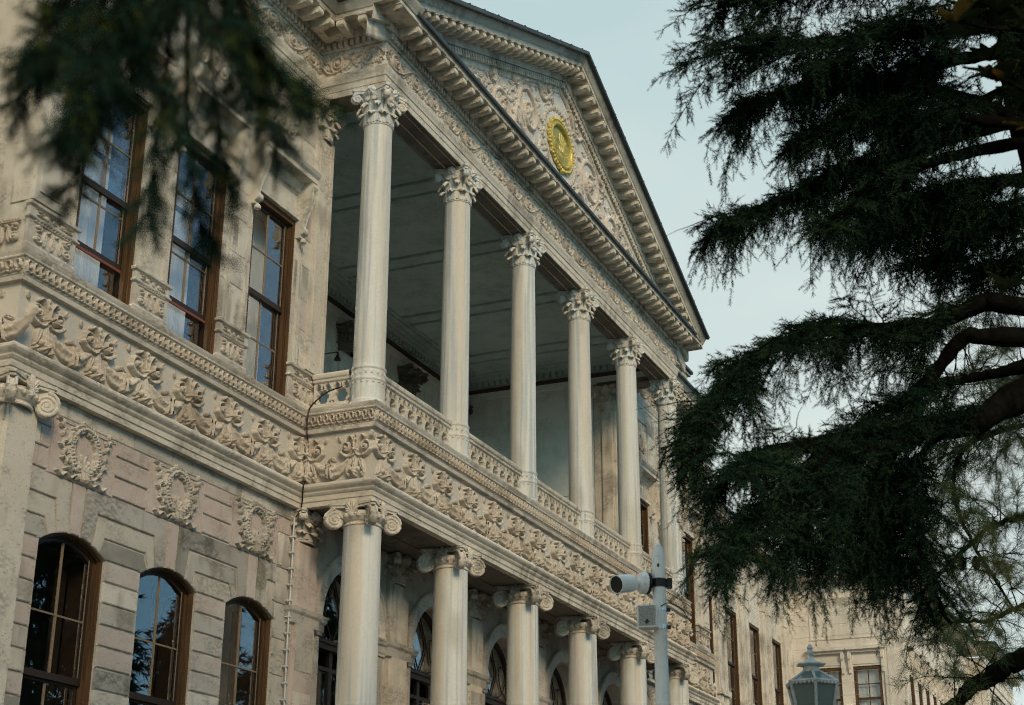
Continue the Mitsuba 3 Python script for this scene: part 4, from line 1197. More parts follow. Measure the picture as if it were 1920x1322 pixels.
put('palace__loggia_cornice', sweep(inn, [(0.06, 14.96), (0.06, 15.02), (0.05, 15.03), (0.05, 15.13), (0.13, 15.15), (0.16, 15.19), (0.18, 15.26), (0.24, 15.28), (0.26, 15.325)]), 'm_plaster')
dd = []
for a, b in ((inn[1], inn[2]), (inn[2], inn[3])):
    ps, ang = along(a, b, 0.17)
    for p, o in ps:
        m = bx(-0.05, 0.05, -0.09, 0, -0.01, 0.12)
        m.apply_transform(trimesh.transformations.rotation_matrix(math.radians(ang), [0, 0, 1]))
        m.apply_translation((p[0] + o[0] * 0.048, p[1] + o[1] * 0.048, 15.035))
        dd.append(m)
k = put('palace__loggia_cornice__dentil', cat(dd), 'm_plaster')
labels[k] = {'kind': 'stuff'}
put('palace__loggia_wall', bx(xl, xr, YL, YL + 0.3, 9.1, 15.4), 'm_plaster_wall')
put('palace__loggia_wall', bx(xl - 0.25, xl - 0.002, YW + 0.45, YL + 0.3, 9.1, 15.4), 'm_plaster_wall')
door = sbox(YR + 0.52, 9.1, YL, 15.4).difference(sbox(2.6, 9.18, 4.0, 11.75))
m = ext(door, 0, 0.3)
MX = np.array([[0, 1, 0, xr], [1, 0, 0, 0], [0, 0, 1, 0], [0, 0, 0, 1.0]])
m.apply_transform(MX)
put('palace__loggia_wall', m, 'm_plaster_wall')
fr = []
for e, t0 in ((0.0, 0.05), (0.09, 0.035), (0.16, 0.06)):
    ring = sbox(2.6 - 0.22 + e, 9.18, 4.0 + 0.22 - e, 11.75 + 0.22 - e).difference(sbox(2.6 - 0.15 + e, 9.1, 4.0 + 0.15 - e, 11.75 + 0.15 - e))
    q = ext(ring, -t0, 0.0)
    q.apply_transform(MX)
    fr.append(q)
put('palace__loggia_door_case', cat(fr), 'm_plaster_wall')
put('palace__loggia_door_case__dark_opening', bx(xr + 0.29, xr + 0.32, 2.55, 4.05, 9.1, 11.9), 'm_room')
MPLC = mikit.ply(corinthian(0.26, 0.6, 4, 3), 'm_plaster_wall', 32)
for x in (2.7, 5.7, 8.66, 11.6, 14.2):
    k = put('palace__loggia_pilaster', bx(x - 0.28, x + 0.28, YL - 0.07, YL + 0.01, 9.18, 13.92), 'm_plaster_wall')
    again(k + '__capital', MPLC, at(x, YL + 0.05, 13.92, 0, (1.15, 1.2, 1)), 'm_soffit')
for x in (4.2, 7.18, 10.15, 12.95):
    put('palace__loggia_niche_arch', ext(arch_opening(x, 0.95, 9.2, 12.4, 0.95).difference(arch_opening(x, 0.78, 9.2, 12.4, 0.78)), YL - 0.05, YL + 0.01), 'm_plaster_wall', 30)
# jamb of the right hand pier that faces the loggia
put('palace__loggia_jamb', bx(xr - 0.05, xr + 0.1, YR + 0.02, YR + 0.28, 9.2, 13.97), 'm_stone_cream')
put('palace__loggia_jamb', bx(xl - 0.1, xl + 0.05, YW + 0.02, YW + 0.28, 9.2, 13.97), 'm_stone_cream')
again('palace__loggia_jamb__capital', CORINTH, at(xr + 0.14, YR + 0.14, 13.955, 0, (1.0, 0.85, 1)), 'm_stone')
# beams carried by the columns
bm_ = [bx(-0.18, 15.18, -0.18, 0.30, 14.59, 15.5), bx(-0.18, 0.3, 0.3, YW + 0.4, 14.59, 15.5), bx(14.7, 15.18, 0.3, YR + 0.4, 14.59, 15.5)]
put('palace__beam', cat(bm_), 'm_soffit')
put('palace__beam__soffit_moulding', cat([bx(0.3, 14.7, 0.10, 0.125, 14.575, 14.595), bx(0.3, 14.7, -0.10, -0.08, 14.58, 14.595)]), 'm_stone')
put('palace__loggia_bell', lathe([(0.001, 13.2), (0.02, 13.2), (0.03, 13.12), (0.07, 13.05), (0.075, 13.03), (0.001, 13.03)], 16, (xl + 7.4, YL - 0.4, 0.35)), 'm_bronze', 30)
put('palace__loggia_bell__bracket', tube([(xl + 7.4, YL - 0.4, 13.5), (xl + 7.4, YL - 0.4, 13.57), (xl + 7.4, YL - 0.02, 13.57)], 0.012, 5), 'm_bronze')

# ------------------------------------------------------------------ pediment
AX, AZ, SL = 7.5, 19.51, 0.4125
CO = math.cos(math.atan(SL))
ends = 0.66


def rake(prof):
    """Sweeps (o outward, t below the top line) up one slope and down the other."""
    V, F = [], []
    pts = []
    xa, xb = -0.2 - 0.73, 15.2 + 0.73
    for px, side in ((xa, 0), (AX, 1), (xb, 2)):
        for o, t_ in prof:
            V.append([px, -0.2 - o, AZ - abs(px - AX) * SL - t_ / CO])
    n_ = len(prof)
    for i in range(2):
        for j in range(n_ - 1):
            a, b, c, e = i * n_ + j, (i + 1) * n_ + j, (i + 1) * n_ + j + 1, i * n_ + j + 1
            F += [[a, c, b], [a, e, c]]
    return trimesh.Trimesh(V, F, process=False)


RK = [(0.60, 0.075), (0.585, 0.10), (0.54, 0.17), (0.52, 0.20), (0.515, 0.205), (0.50, 0.215), (0.50, 0.30), (0.485, 0.305), (0.13, 0.31), (0.13, 0.50), (0.12, 0.53), (0.12, 0.56), (0.035, 0.565), (0.035, 0.70), (0.035, 0.72), (0.03, 0.74), (0.03, 0.80), (0.015, 0.83), (-0.02, 0.84)]
put('palace__pediment_cornice', rake(RK), 'm_stone_cream', 25)
put('palace__pediment_roof', rake([(-8.2, 0.0), (0.66, -0.0), (0.69, 0.012), (0.69, 0.085), (0.66, 0.09), (0.60, 0.08)]), 'm_lead', 25)
sm = []
for s in (-1, 1):
    for q in np.arange(0.4, 8.6, 0.62):   # standing seams and edge clips of the lead
        x = AX + s * q
        sm.append(bx(x - 0.012, x + 0.012, -0.895, -0.2, AZ - q * SL - 0.02, AZ - q * SL + 0.005))
put('palace__pediment_roof__seam', cat(sm), 'm_lead')
rd = []
for s in (-1, 1):
    a = math.atan(SL) * -s
    L = 15.86 / 2 / CO
    nn = 26
    for i in range(nn):
        q = (i + 0.55) / nn * 8.3
        x = AX + s * q
        R = T().translate([x, -0.328, AZ - q * SL - 0.312 / CO]).rotate([0, 1, 0], math.degrees(-a))
        again('palace__pediment_cornice__modillion', MOD, R)
    for q in np.arange(0.05, 7.7, 0.108):
        m = bx(-0.034, 0.034, -0.075, 0, -0.125, 0)
        m.apply_transform(trimesh.transformations.rotation_matrix(-a, [0, 1, 0]))
        m.apply_translation((AX + s * q, -0.232, AZ - q * SL - 0.575 / CO))
        rd.append(m)
k = put('palace__pediment_cornice__dentil', cat(rd), 'm_stone_cream')
labels[k] = {'kind': 'stuff'}
ztop = AZ - 0.80 / CO
tri = Polygon([(AX - (ztop + 0.05 - 15.85) / SL, 15.85), (AX, ztop + 0.05), (AX + (ztop + 0.05 - 15.85) / SL, 15.85)])
put('palace__tympanum', ext(tri, -0.2, 0.1), 'm_tympanum')
put('palace__pediment_back', cat([ext(Polygon([(AX - 8.3, 15.9), (AX, 19.35), (AX + 8.3, 15.9)]), 5.5, 5.7)]), 'm_stone')
TY = Relief(-6.6, 6.6, 0.0, 3.1, 0.018)
tr = np.random.default_rng(21)
for s in (-1, 1):
    for xx, zz, R, tn in ((1.75, 1.35, 0.62, 1.8), (3.05, 0.75, 0.48, 1.7), (4.15, 0.52, 0.36, 1.6), (5.0, 0.33, 0.24, 1.5), (1.05, 0.55, 0.34, 1.5), (2.4, 1.75, 0.26, 1.4), (0.75, 2.45, 0.24, 1.4), (3.55, 1.25, 0.22, 1.3)):
        TY.spiral(s * xx, zz, R, tn, tr.uniform(0, 6), s * (1 if tr.random() < 0.7 else -1), 0.036 + R * 0.035, 0.11)
        TY.boss(s * xx, zz, R * 0.3, 0.10, 7)
        for a in np.arange(0, 6.28, 0.5):
            TY.leaf(s * xx + R * 1.02 * math.cos(a), zz + R * 1.02 * math.sin(a), a + s * 0.9 + tr.uniform(-0.3, 0.3), 0.14 + R * 0.2, 0.035 + R * 0.04, 0.08, 3)
    TY.stroke(smooth_path([(s * 0.5, 0.1), (s * 1.4, 0.35), (s * 2.3, 1.2), (s * 2.6, 0.5), (s * 3.5, 0.25), (s * 4.6, 0.5), (s * 5.6, 0.12)], 70), 0.05, 0.09)
    TY.stroke(smooth_path([(s * 0.3, 2.75), (s * 0.9, 2.1), (s * 1.3, 2.25), (s * 1.9, 2.0)], 30), 0.045, 0.085)
for i in range(420):
    x = tr.uniform(-6.3, 6.3)
    zm = 2.95 - abs(x) * SL
    z = tr.uniform(0.08, max(0.1, zm))
    if (x / 0.95) ** 2 + ((z - 1.45) / 0.85) ** 2 < 1 or z > zm:
        continue
    if tr.random() < 0.75:
        TY.leaf(x, z, tr.uniform(0, 6.28), tr.uniform(0.08, 0.19), tr.uniform(0.022, 0.045), tr.uniform(0.04, 0.07), 2)
    else:
        TY.boss(x, z, tr.uniform(0.04, 0.09), 0.06, 6)
for a in np.arange(0, 6.28, 0.16):
    TY.leaf(0.86 * math.cos(a), 1.45 + 0.75 * math.sin(a), a + 1.2, 0.22, 0.05, 0.07, 2)
lim = 2.98 - np.abs(TY.X) * SL
TY.H[TY.Z > lim] = 0
TY.H[(np.abs(TY.X) / 0.70) ** 2 + (np.abs(TY.Z - 1.42) / 0.58) ** 2 < 1] = 0
TY.H *= 0.8
TY.dig(8, 0.15, 18)
scene['palace__tympanum__scroll_carving'] = {**mikit.ply(TY.mesh(), 'm_relief_ochre', True), 'to_world': at(AX, -0.197, 15.90)}

# gilded oval with a calligraphic monogram
k = 'palace__medallion'
MC = (7.46, 17.34)
th = np.linspace(0, 2 * PI, 73)
rim = [(0.455 + 0.0, 0.0), (0.455, 0.03), (0.47, 0.05), (0.50, 0.06), (0.525, 0.05), (0.53, 0.02), (0.56, 0.03), (0.60, 0.035), (0.63, 0.02), (0.63, 0.0)]
V = []
for a in th[:-1]:
    for r_, h_ in rim:
        wob = 1 + (0.045 * math.cos(18 * a) if r_ > 0.56 else 0)
        V.append([MC[0] + (r_ + 0.07) * wob * math.cos(a), -0.2 - h_ * 1.3 - (0.012 * math.cos(18 * a) if r_ > 0.53 else 0) - 0.01, MC[1] + (r_ - 0.05) * wob * math.sin(a)])
F, n_ = [], len(rim)
for i in range(72):
    for j in range(n_ - 1):
        a, b = i * n_ + j, ((i + 1) % 72) * n_ + j
        F += [[a, b, b + 1], [a, b + 1, a + 1]]
put(k + '__rim', trimesh.Trimesh(V, F, process=False), 'm_gold', 40)
bd = [lathe([(0.001, -0.045), (0.035, -0.02), (0.035, 0.02), (0.001, 0.045)], 7, (MC[0] + 0.665 * math.cos(a), -0.25, MC[1] + 0.55 * math.sin(a))) for a in np.linspace(0, 2 * PI, 46)[:-1]]
bd += [lathe([(0.001, -0.06), (0.05, -0.02), (0.05, 0.03), (0.001, 0.07)], 7, (MC[0], -0.25, MC[1] + s * 0.60)) for s in (-1, 1)]
put(k + '__beading', cat(bd), 'm_gold', 40)
put(k + '__field', ext(Polygon([(MC[0] + 0.53 * math.cos(a), MC[1] + 0.41 * math.sin(a)) for a in th]), -0.212, -0.15), 'm_gold_field')
EM = Relief(-0.5, 0.5, -0.4, 0.4, 0.007)
for q, hgt in ((-0.02, 0.30), (0.07, 0.31), (0.16, 0.29)):   # three tall strokes and their streaming tails
    EM.stroke([(q, -0.10), (q + 0.015, 0.05), (q + 0.02, hgt)], 0.014, 0.03)
    EM.stroke(smooth_path([(q + 0.02, hgt), (q + 0.10, hgt - 0.08), (q + 0.07, hgt - 0.2), (q + 0.13, hgt - 0.33)], 14), 0.009, 0.025)
for rx, rz in ((0.22, 0.135), (0.15, 0.085)):                # nested loops to the left
    a = np.linspace(-0.55, 2 * PI - 0.9, 40)
    EM.stroke(np.stack([-0.15 + rx * np.cos(a), -0.02 + rz * np.sin(a)], 1), 0.014, 0.03)
EM.stroke(smooth_path([(0.04, -0.06), (0.2, -0.10), (0.34, -0.04), (0.44, 0.03)], 16), 0.013, 0.03)
EM.stroke(smooth_path([(0.02, -0.12), (0.2, -0.16), (0.34, -0.12), (0.42, -0.06)], 16), 0.012, 0.03)
for xx in np.linspace(-0.16, 0.2, 6):                        # knotted base of the monogram
    EM.stroke(smooth_path([(xx - 0.05, -0.14), (xx, -0.19), (xx + 0.05, -0.15), (xx + 0.01, -0.24), (xx - 0.06, -0.22)], 14), 0.010, 0.028)
EM.stroke(smooth_path([(-0.2, -0.26), (0.0, -0.29), (0.2, -0.26)], 12), 0.012, 0.028)
EM.leaf(0.27, 0.17, 0.6, 0.16, 0.03, 0.02)
EM.leaf(0.30, 0.12, 0.1, 0.13, 0.025, 0.02)
EM.H *= 0.55
scene[k + '__monogram'] = {**mikit.ply(EM.mesh(), 'm_gold', True), 'to_world': at(MC[0], -0.212, MC[1])}
labels[k + '__monogram'] = {'label': 'gilded calligraphic monogram with three tall strokes and looped tails'}

# roofs of the wings, attic blocks
put('palace__wing_roof', cat([bx(-22, -0.2, 4.7, 9, 15.9, 16.4), bx(XL, -0.2, 1.1, 9, 15.9, 16.35), bx(15.2, XR, 1.4, 9, 15.9, 16.35), bx(XR, 44, 4.3, 9, 15.9, 16.35), bx(0, 15, 5.7, 9, 15.9, 16.0)]), 'm_lead')
for x0, x1, y0, y1, zt in ((18.2, 20.7, 1.15, 2.6, 16.98),):
    k = put('palace__attic_block', cat([bx(x0, x1, y0, y1, 16.2, zt - 0.12), bx(x0 - 0.05, x1 + 0.05, y0 - 0.05, y1 + 0.05, 16.2, 16.36), bx(x0 - 0.08, x1 + 0.08, y0 - 0.08, y1 + 0.08, zt - 0.14, zt - 0.06), bx(x0 + 0.3, x0 + 0.9, y0 - 0.03, y0 + 0.1, 16.36, zt - 0.14), bx(x1 - 0.5, x1 - 0.1, y0 - 0.03, y0 + 0.1, 16.36, zt - 0.14)]), 'm_stone_cream')
    put(k + '__coping', bx(x0 - 0.14, x1 + 0.14, y0 - 0.14, y1 + 0.14, zt - 0.06, zt + 0.02), 'm_lead')
    put(k + '__urn_base', lathe([(0.001, zt), (0.30, zt), (0.32, zt + 0.1), (0.22, zt + 0.16), (0.24, zt + 0.35), (0.34, zt + 0.42), (0.30, zt + 0.52), (0.1, zt + 0.6), (0.001, zt + 0.62)], 20, ((x0 + x1) / 2 - 0.2, y0 + 0.3, 0)), 'm_stone_cream', 35)

# ------------------------------------------------------------------ wing that comes forward at the far end
fk = 'far_wing'
labels[fk] = {'label': 'distant cream palace wing with brown sash windows behind the lantern', 'category': 'palace wing'}
FX, FY0, FY1 = 43.5, -0.5, YB
FWC = [0.95, 2.55]
G = sbox(FY0, 0, FY1 + 0.6, 15.4).difference(unary_union([sbox(c - 0.56, 9.2, c + 0.56, 12.17) for c in FWC]))


def face_x(mesh, x):
    """A wall drawn in (y, z) and facing -x."""
    mesh.apply_transform(np.array([[0, 1, 0, x], [1, 0, 0, 0], [0, 0, 1, 0], [0, 0, 0, 1.0]]))
    mesh.faces = mesh.faces[:, ::-1]
    return mesh


put(fk + '__wall', face_x(ext(G, 0, 0.4), FX), 'm_stone_far')
joints = []
for z in np.arange(9.6, 15.2, 0.48):
    joints.append(bx(FX - 0.004, FX + 0.01, FY0, FY1, z, z + 0.012))
put(fk + '__course_joint', cat(joints), 'm_stone_grey')
for c in FWC:
    k = key(fk + '__window')
    a, b = c - 0.56, c + 0.56
    put(k + '__frame', cat([bx(FX + 0.05, FX + 0.25, a, a + 0.12, 9.2, 12.17), bx(FX + 0.05, FX + 0.25, b - 0.12, b, 9.2, 12.17), bx(FX + 0.04, FX + 0.25, a, b, 12.05, 12.17)]), 'm_wood')
    mz = 10.85
    put(k + '__sash', cat([bx(FX + 0.14, FX + 0.2, a + 0.12, b - 0.12, mz, mz + 0.09)] + [bx(FX + 0.15, FX + 0.19, c - 0.02, c + 0.02, 9.2, 12.1)] + [bx(FX + 0.15, FX + 0.19, a + 0.1, b - 0.1, z, z + 0.035) for z in (11.45, 10.0)]), 'm_wood')
    for y0, y1 in ((a + 0.12, c - 0.02), (c + 0.02, b - 0.12)):
        for z0, z1 in ((9.2, 10.0), (10.035, mz), (mz + 0.09, 11.45), (11.485, 12.05)):
            v = [[FX + 0.17, y0, z0], [FX + 0.17, y1, z0], [FX + 0.17, y1, z1], [FX + 0.17, y0, z1]]
            put(k + '__pane', trimesh.Trimesh(v, [[0, 2, 1], [0, 3, 2]], process=False), 'm_glass')
    put(k + '__blind', bx(FX + 0.3, FX + 0.31, a, b, 9.2, 12.1), 'm_curtain')
    put(fk + '__window_hood', cat([bx(FX - 0.25, FX + 0.02, a - 0.22, b + 0.22, 12.82, 12.95), bx(FX - 0.14, FX + 0.02, a - 0.15, b + 0.15, 12.72, 12.82), bx(FX - 0.03, FX + 0.02, a, b, 12.25, 12.6)]), 'm_stone_far')
    for s in (a - 0.10, b + 0.10):
        put(fk + '__hood_bracket', cat([bx(FX - 0.20, FX + 0.01, s - 0.06, s + 0.06, 12.45, 12.72), bx(FX - 0.13, FX + 0.01, s - 0.06, s + 0.06, 12.1, 12.45), bx(FX - 0.09, FX + 0.01, s - 0.05, s + 0.05, 11.9, 12.1)]), 'm_stone_far')
put(fk + '__panel', cat([bx(FX - 0.04, FX + 0.01, 0.4, 3.2, 13.3, 13.36), bx(FX - 0.04, FX + 0.01, 0.4, 0.46, 13.3, 14.5), bx(FX - 0.04, FX + 0.01, 3.1, 3.16, 13.3, 14.5)]), 'm_stone_far')
put(fk + '__corner_strip', cat([bx(FX - 0.08, FX + 0.3, FY0 - 0.06, FY0 + 0.75, 9.2, 14.2), bx(FX - 0.11, FX + 0.1, FY0 + 0.05, FY0 + 0.6, 9.3, 14.1)]), 'm_stone_far')
sw = sbox(FX, 0, 62.4, 15.4).difference(unary_union([sbox(44.75 + 1.93 * i, 9.2, 45.75 + 1.93 * i, 12.17) for i in range(9)]))
put(fk + '__wall', ext(sw, FY0, FY0 + 0.4), 'm_stone_far')
for i in range(9):
    c = 45.25 + 1.93 * i
    k = key(fk + '__side_window')
    put(k + '__frame', cat([bx(c - 0.5, c - 0.38, FY0 + 0.03, FY0 + 0.25, 9.2, 12.17), bx(c + 0.38, c + 0.5, FY0 + 0.02, FY0 + 0.25, 9.2, 12.17), bx(c - 0.5, c + 0.5, FY0 + 0.02, FY0 + 0.25, 12.03, 12.17), bx(c - 0.4, c + 0.4, FY0 + 0.16, FY0 + 0.2, 10.8, 10.9)]), 'm_wood')
    pane(k, c - 0.38, c + 0.38, FY0 + 0.18, 9.2, 12.03)
    put(fk + '__side_hood', sweep([(c - 0.7, FY0), (c + 0.7, FY0)], [(0, 12.66), (0.06, 12.74), (0.1, 12.8), (0.27, 12.83), (0.3, 12.98), (0, 13.04)]), 'm_stone_far')
    for s in (-1, 1):
        put(fk + '__side_bracket', console_mesh(c + s * 0.6, FY0, 12.8), 'm_stone_far', 30)
put(fk + '__room', cat([bx(FX + 0.6, 62, FY0 + 2.0, FY0 + 2.1, 8, 15), bx(FX + 0.5, FX + 0.6, FY0, FY1, 8, 15)]), 'm_room')

pk = 'far_pavilion'
labels[pk] = {'label': 'farthest cream pavilion with a bracketed cornice and stepped gable at lower right', 'category': 'pavilion'}
PX, PY0, PY1 = 62.5, -1.45, 1.4
put(pk + '__wall', cat([bx(PX, PX + 12, PY0, PY1 + 6, 0, 15.4)]), 'm_stone_far')
pp = [(PX, 5), (PX, PY0), (PX + 12, PY0)]
put(pk + '__cornice', sweep(pp, BED + CYMA), 'm_stone_far', 25)
put(pk + '__cornice', sweep(pp, [(0.0, 13.9), (0.06, 13.95), (0.08, 14.2), (0.14, 14.25), (0.16, 14.4), (0.06, 14.5), (0.0, 14.55)]), 'm_stone_far', 25)
put(pk + '__gutter', sweep(pp, LEADP), 'm_lead', 25)
for a, b in ((pp[0], pp[1]), (pp[1], pp[2])):
    ps, ang = along(a, b, 0.42, 0.1)
    for p, o in ps[:22] if a[1] == 5 else ps:
        again(pk + '__modillion', MOD, T().translate([p[0] + o[0] * 0.128, p[1] + o[1] * 0.128, 15.724]).rotate([0, 0, 1], ang))
gb = Polygon([(PY0 + 0.1, 16.2), (PY0 + 0.1, 16.75), (PY0 + 0.9, 17.0), (PY0 + 1.1, 17.5), (PY1 - 0.2, 17.5), (PY1 + 4, 17.5), (PY1 + 4, 16.2)])
put(pk + '__gable', face_x(ext(gb, 0, 0.6), PX + 0.4), 'm_stone_far')
put(pk + '__gable_coping', cat([bx(PX + 0.25, PX + 1.15, PY0 + 0.95, PY1 + 4, 17.5, 17.62), bx(PX + 0.3, PX + 1.1, PY0 - 0.02, PY0 + 0.95, 16.74, 16.86)]), 'm_lead')
put(pk + '__gable_scroll', lathe([(0.001, -0.3), (0.3, -0.15), (0.34, 0.05), (0.12, 0.2), (0.22, 0.45), (0.1, 0.6), (0.001, 0.75)], 14, (PX + 0.7, PY0 + 0.5, 17.1)), 'm_stone_far', 35)
put(pk + '__panel_moulding', cat([bx(PX - 0.04, PX + 0.02, PY0 + 0.4, 1.3, 12.9, 12.97), bx(PX - 0.04, PX + 0.02, PY0 + 0.4, PY0 + 0.47, 9, 12.9), bx(PX - 0.06, PX + 0.02, PY0, PY0 + 0.3, 9, 13.8)]), 'm_stone_far')
again(pk + '__carved_panel', CART, at(PX - 0.001, 0.1, 12.3, SIDE))

# ------------------------------------------------------------------ wires on the corner of the front
w1 = smooth_path([(-0.33, 0.26, 9.47), (-0.36, 0.5, 9.40), (-0.36, 0.74, 9.24), (-0.37, 0.80, 9.10), (-0.38, 0.80, 8.80), (-0.30, 0.82, 8.60), (-0.30, 0.83, 8.1), (-0.43, 0.78, 7.97), (-0.42, 0.79, 7.90), (-0.36, 0.84, 7.65), (-0.40, 0.90, 7.5)], 60)
put('black_cable', tube(w1, 0.011, 6), 'm_black', True, label='thin black cable running down the inner corner beside the balcony garlands', category='cable')
w2 = [(-0.39, 0.93, z) for z in np.linspace(7.5, 0.2, 30)]
w2 = [(x + 0.006 * math.sin(z * 3), y, z) for x, y, z in w2]
put('conductor_wire', tube(w2, 0.013, 6), 'm_lamp', True, label='grey conductor wire clipped down the left edge of the porch wall', category='wire')
for z in np.arange(0.4, 7.3, 0.235):
    put('conductor_wire__clip', cat([bx(-0.41, -0.36, 0.90, 0.965, z - 0.012, z + 0.012), bx(-0.405, -0.375, 0.95, 1.0, z - 0.006, z + 0.006)]), 'm_lamp')

# ------------------------------------------------------------------ pole with camera and loudspeaker
px, py = -8.93, -7.40
prof = [(0.049, 0.0), (0.049, 3.42), (0.0475, 3.43), (0.0475, 4.18), (0.045, 4.24), (0.040, 4.30), (0.030, 4.345), (0.015, 4.362), (0.001, 4.365)]
put('steel_pole', lathe(prof, 32, (px, py, 0)), 'm_pole', 40, label='pale grey painted steel pole carrying a camera and a speaker', category='pole')
put('steel_pole__hole_cap', bx(px - 0.047, px - 0.040, py - 0.02, py - 0.004, 4.185, 4.21), 'm_black')
put('steel_pole__base_plate', bx(px - 0.12, px + 0.12, py - 0.12, py + 0.12, 0, 0.02), 'm_pole')
lat = np.array([0.398, -0.917, 0.0])      # across the view, to the right
toc = np.array([-0.917, -0.398, 0.0])     # towards the viewer


def frame_at(o, xa, ya, za):
    M = np.eye(4)
    M[:3, 0], M[:3, 1], M[:3, 2], M[:3, 3] = xa, ya, za, o
    return M


UP = np.array([0, 0, 1.0])


def rotz(v, deg):
    a = math.radians(deg)
    return np.array([v[0] * math.cos(a) - v[1] * math.sin(a), v[0] * math.sin(a) + v[1] * math.cos(a), v[2]])


ck = 'security_camera'
labels[ck] = {'label': 'white bullet security camera with black face on the pole arm', 'category': 'security camera'}
cz = 4.075
O = np.array([px, py, cz])
put(ck + '__clamp_band', cat([lathe([(0.050, -0.03), (0.055, -0.03), (0.055, 0.03), (0.050, 0.03)], 28, tuple(O))]), 'm_black', 40)
m = bx(-0.018, 0.018, -0.025, 0.025, -0.035, 0.035)
m.apply_transform(frame_at(O + lat * 0.075, lat, toc, UP))
put(ck + '__clamp_lug', m, 'm_black')
arm = trimesh.creation.cylinder(0.012, 0.04, sections=12)
arm.apply_transform(frame_at(O - lat * 0.066, toc, UP, lat))
put(ck + '__arm', arm, 'm_black', 30)
ax = -lat * 0.93 + toc * 0.30
ax /= np.linalg.norm(ax)
sx_ = np.cross(UP, ax)
pl_ = lathe([(0.001, -0.010), (0.078, -0.010), (0.080, 0.0), (0.080, 0.012), (0.001, 0.012)], 32)
pl_.apply_transform(frame_at(O - lat * 0.085, sx_, UP, ax) @ np.diag([1, 1, 1, 1.0]))
put(ck + '__back_plate', pl_, 'm_black', 30)
ms = lathe([(0.001, 0.0), (0.077, 0.0), (0.078, 0.03), (0.072, 0.044), (0.045, 0.050), (0.028, 0.052), (0.022, 0.06), (0.022, 0.085), (0.030, 0.10), (0.030, 0.12), (0.001, 0.13)], 32)
ms.apply_transform(frame_at(O - lat * 0.085 + ax * 0.012, sx_, UP, ax))
put(ck + '__mount_dome', ms, 'm_white', 30)
bd_ = -lat * 0.70 + toc * 0.66 + UP * -0.22
bd_ /= np.linalg.norm(bd_)
sx2 = np.cross(UP, bd_)
sx2 /= np.linalg.norm(sx2)
up2 = np.cross(bd_, sx2)
B0 = O - lat * 0.085 + ax * 0.112 - UP * 0.004
body = lathe([(0.001, -0.005), (0.050, 0.0), (0.060, 0.010), (0.064, 0.04), (0.066, 0.172), (0.066, 0.177), (0.060, 0.178), (0.060, 0.164), (0.001, 0.162)], 36)
body.apply_transform(frame_at(B0, sx2, up2, bd_))
put(ck + '__body', body, 'm_white', 35)
lens = cat([lathe([(0.001, 0.1645), (0.0595, 0.1645), (0.0598, 0.168), (0.001, 0.1665)], 32), lathe([(0.001, 0.167), (0.02, 0.169), (0.024, 0.165)], 20)])
lens.apply_transform(frame_at(B0, sx2, up2, bd_))
put(ck + '__lens_face', lens, 'm_black', 30)

sk = 'speaker_box'
labels[sk] = {'label': 'small white box loudspeaker with perforated front strapped to the pole', 'category': 'loudspeaker'}
bz = 3.822
fdir = rotz(toc, 12)          # front faces slightly left of the viewer
fdir = (-lat * 0.30 + toc * 0.95)
fdir /= np.linalg.norm(fdir)
sdir = np.cross(UP, fdir)
Bc = np.array([px, py, bz]) - lat * 0.082 + toc * 0.045
pf = Polygon([(-0.068, -0.085), (-0.068, 0.065), (0.068, 0.085), (0.068, -0.065)])
pf = Polygon([(-0.066, -0.075), (-0.066, 0.07), (0.062, 0.075), (0.062, -0.075)]).buffer(0.006, 3)
mb = trimesh.creation.extrude_polygon(pf, 0.13, engine='earcut')
mb.apply_transform(frame_at(Bc - fdir * 0.065, sdir, UP, fdir))
put(sk + '__housing', mb, 'm_white', 30)
gr = trimesh.creation.box((0.122, 0.138, 0.004))
gr.apply_transform(frame_at(Bc + fdir * 0.067, sdir, UP, fdir))
put(sk + '__grille', gr, 'm_lead')
gp_ = Polygon([(-0.061, -0.069), (-0.061, 0.069), (0.061, 0.069), (0.061, -0.069)])
hol = [Point(-0.055 + 0.0105 * i + 0.00525 * (j % 2), -0.063 + 0.0092 * j).buffer(0.0040, 2) for i in range(11) for j in range(15)]
gm = trimesh.creation.extrude_polygon(gp_.difference(unary_union(hol)), 0.003, engine='earcut')
gm.apply_transform(frame_at(Bc + fdir * 0.069, sdir, UP, fdir))
put(sk + '__perforated_sheet', gm, 'm_lamp')
lg = trimesh.creation.extrude_polygon(Polygon([(-0.016, -0.042), (0.0, -0.020), (0.016, -0.042), (0.0, -0.064)]), 0.002, engine='earcut')
lg.apply_transform(frame_at(Bc + fdir * 0.072, sdir, UP, fdir))
put(sk + '__badge', lg, 'm_black')
for dz in (-0.062, 0.062):
    put(sk + '__steel_strap', cat([lathe([(0.050, -0.014), (0.053, -0.014), (0.053, 0.014), (0.050, 0.014)], 28, (px, py, bz + dz))]), 'm_steel', 40)
    m = bx(-0.012, 0.014, -0.012, 0.012, -0.012, 0.012)
    m.apply_transform(frame_at(np.array([px, py, bz + dz]) + lat * 0.06, lat, toc, UP))
    put(sk + '__strap_screw', m, 'm_black')
wr_ = smooth_path([np.array([px, py, bz + 0.075]) + lat * 0.0 + toc * 0.056, np.array([px, py, bz + 0.105]) + lat * 0.05 + toc * 0.03, np.array([px, py, bz + 0.10]) + lat * 0.10, np.array([px, py, bz + 0.07]) + lat * 0.16 - toc * 0.02, np.array([px, py, bz + 0.02]) + lat * 0.2 - toc * 0.05], 24)
put(sk + '__lead_wire', tube(wr_, 0.004, 5), 'm_black', True)

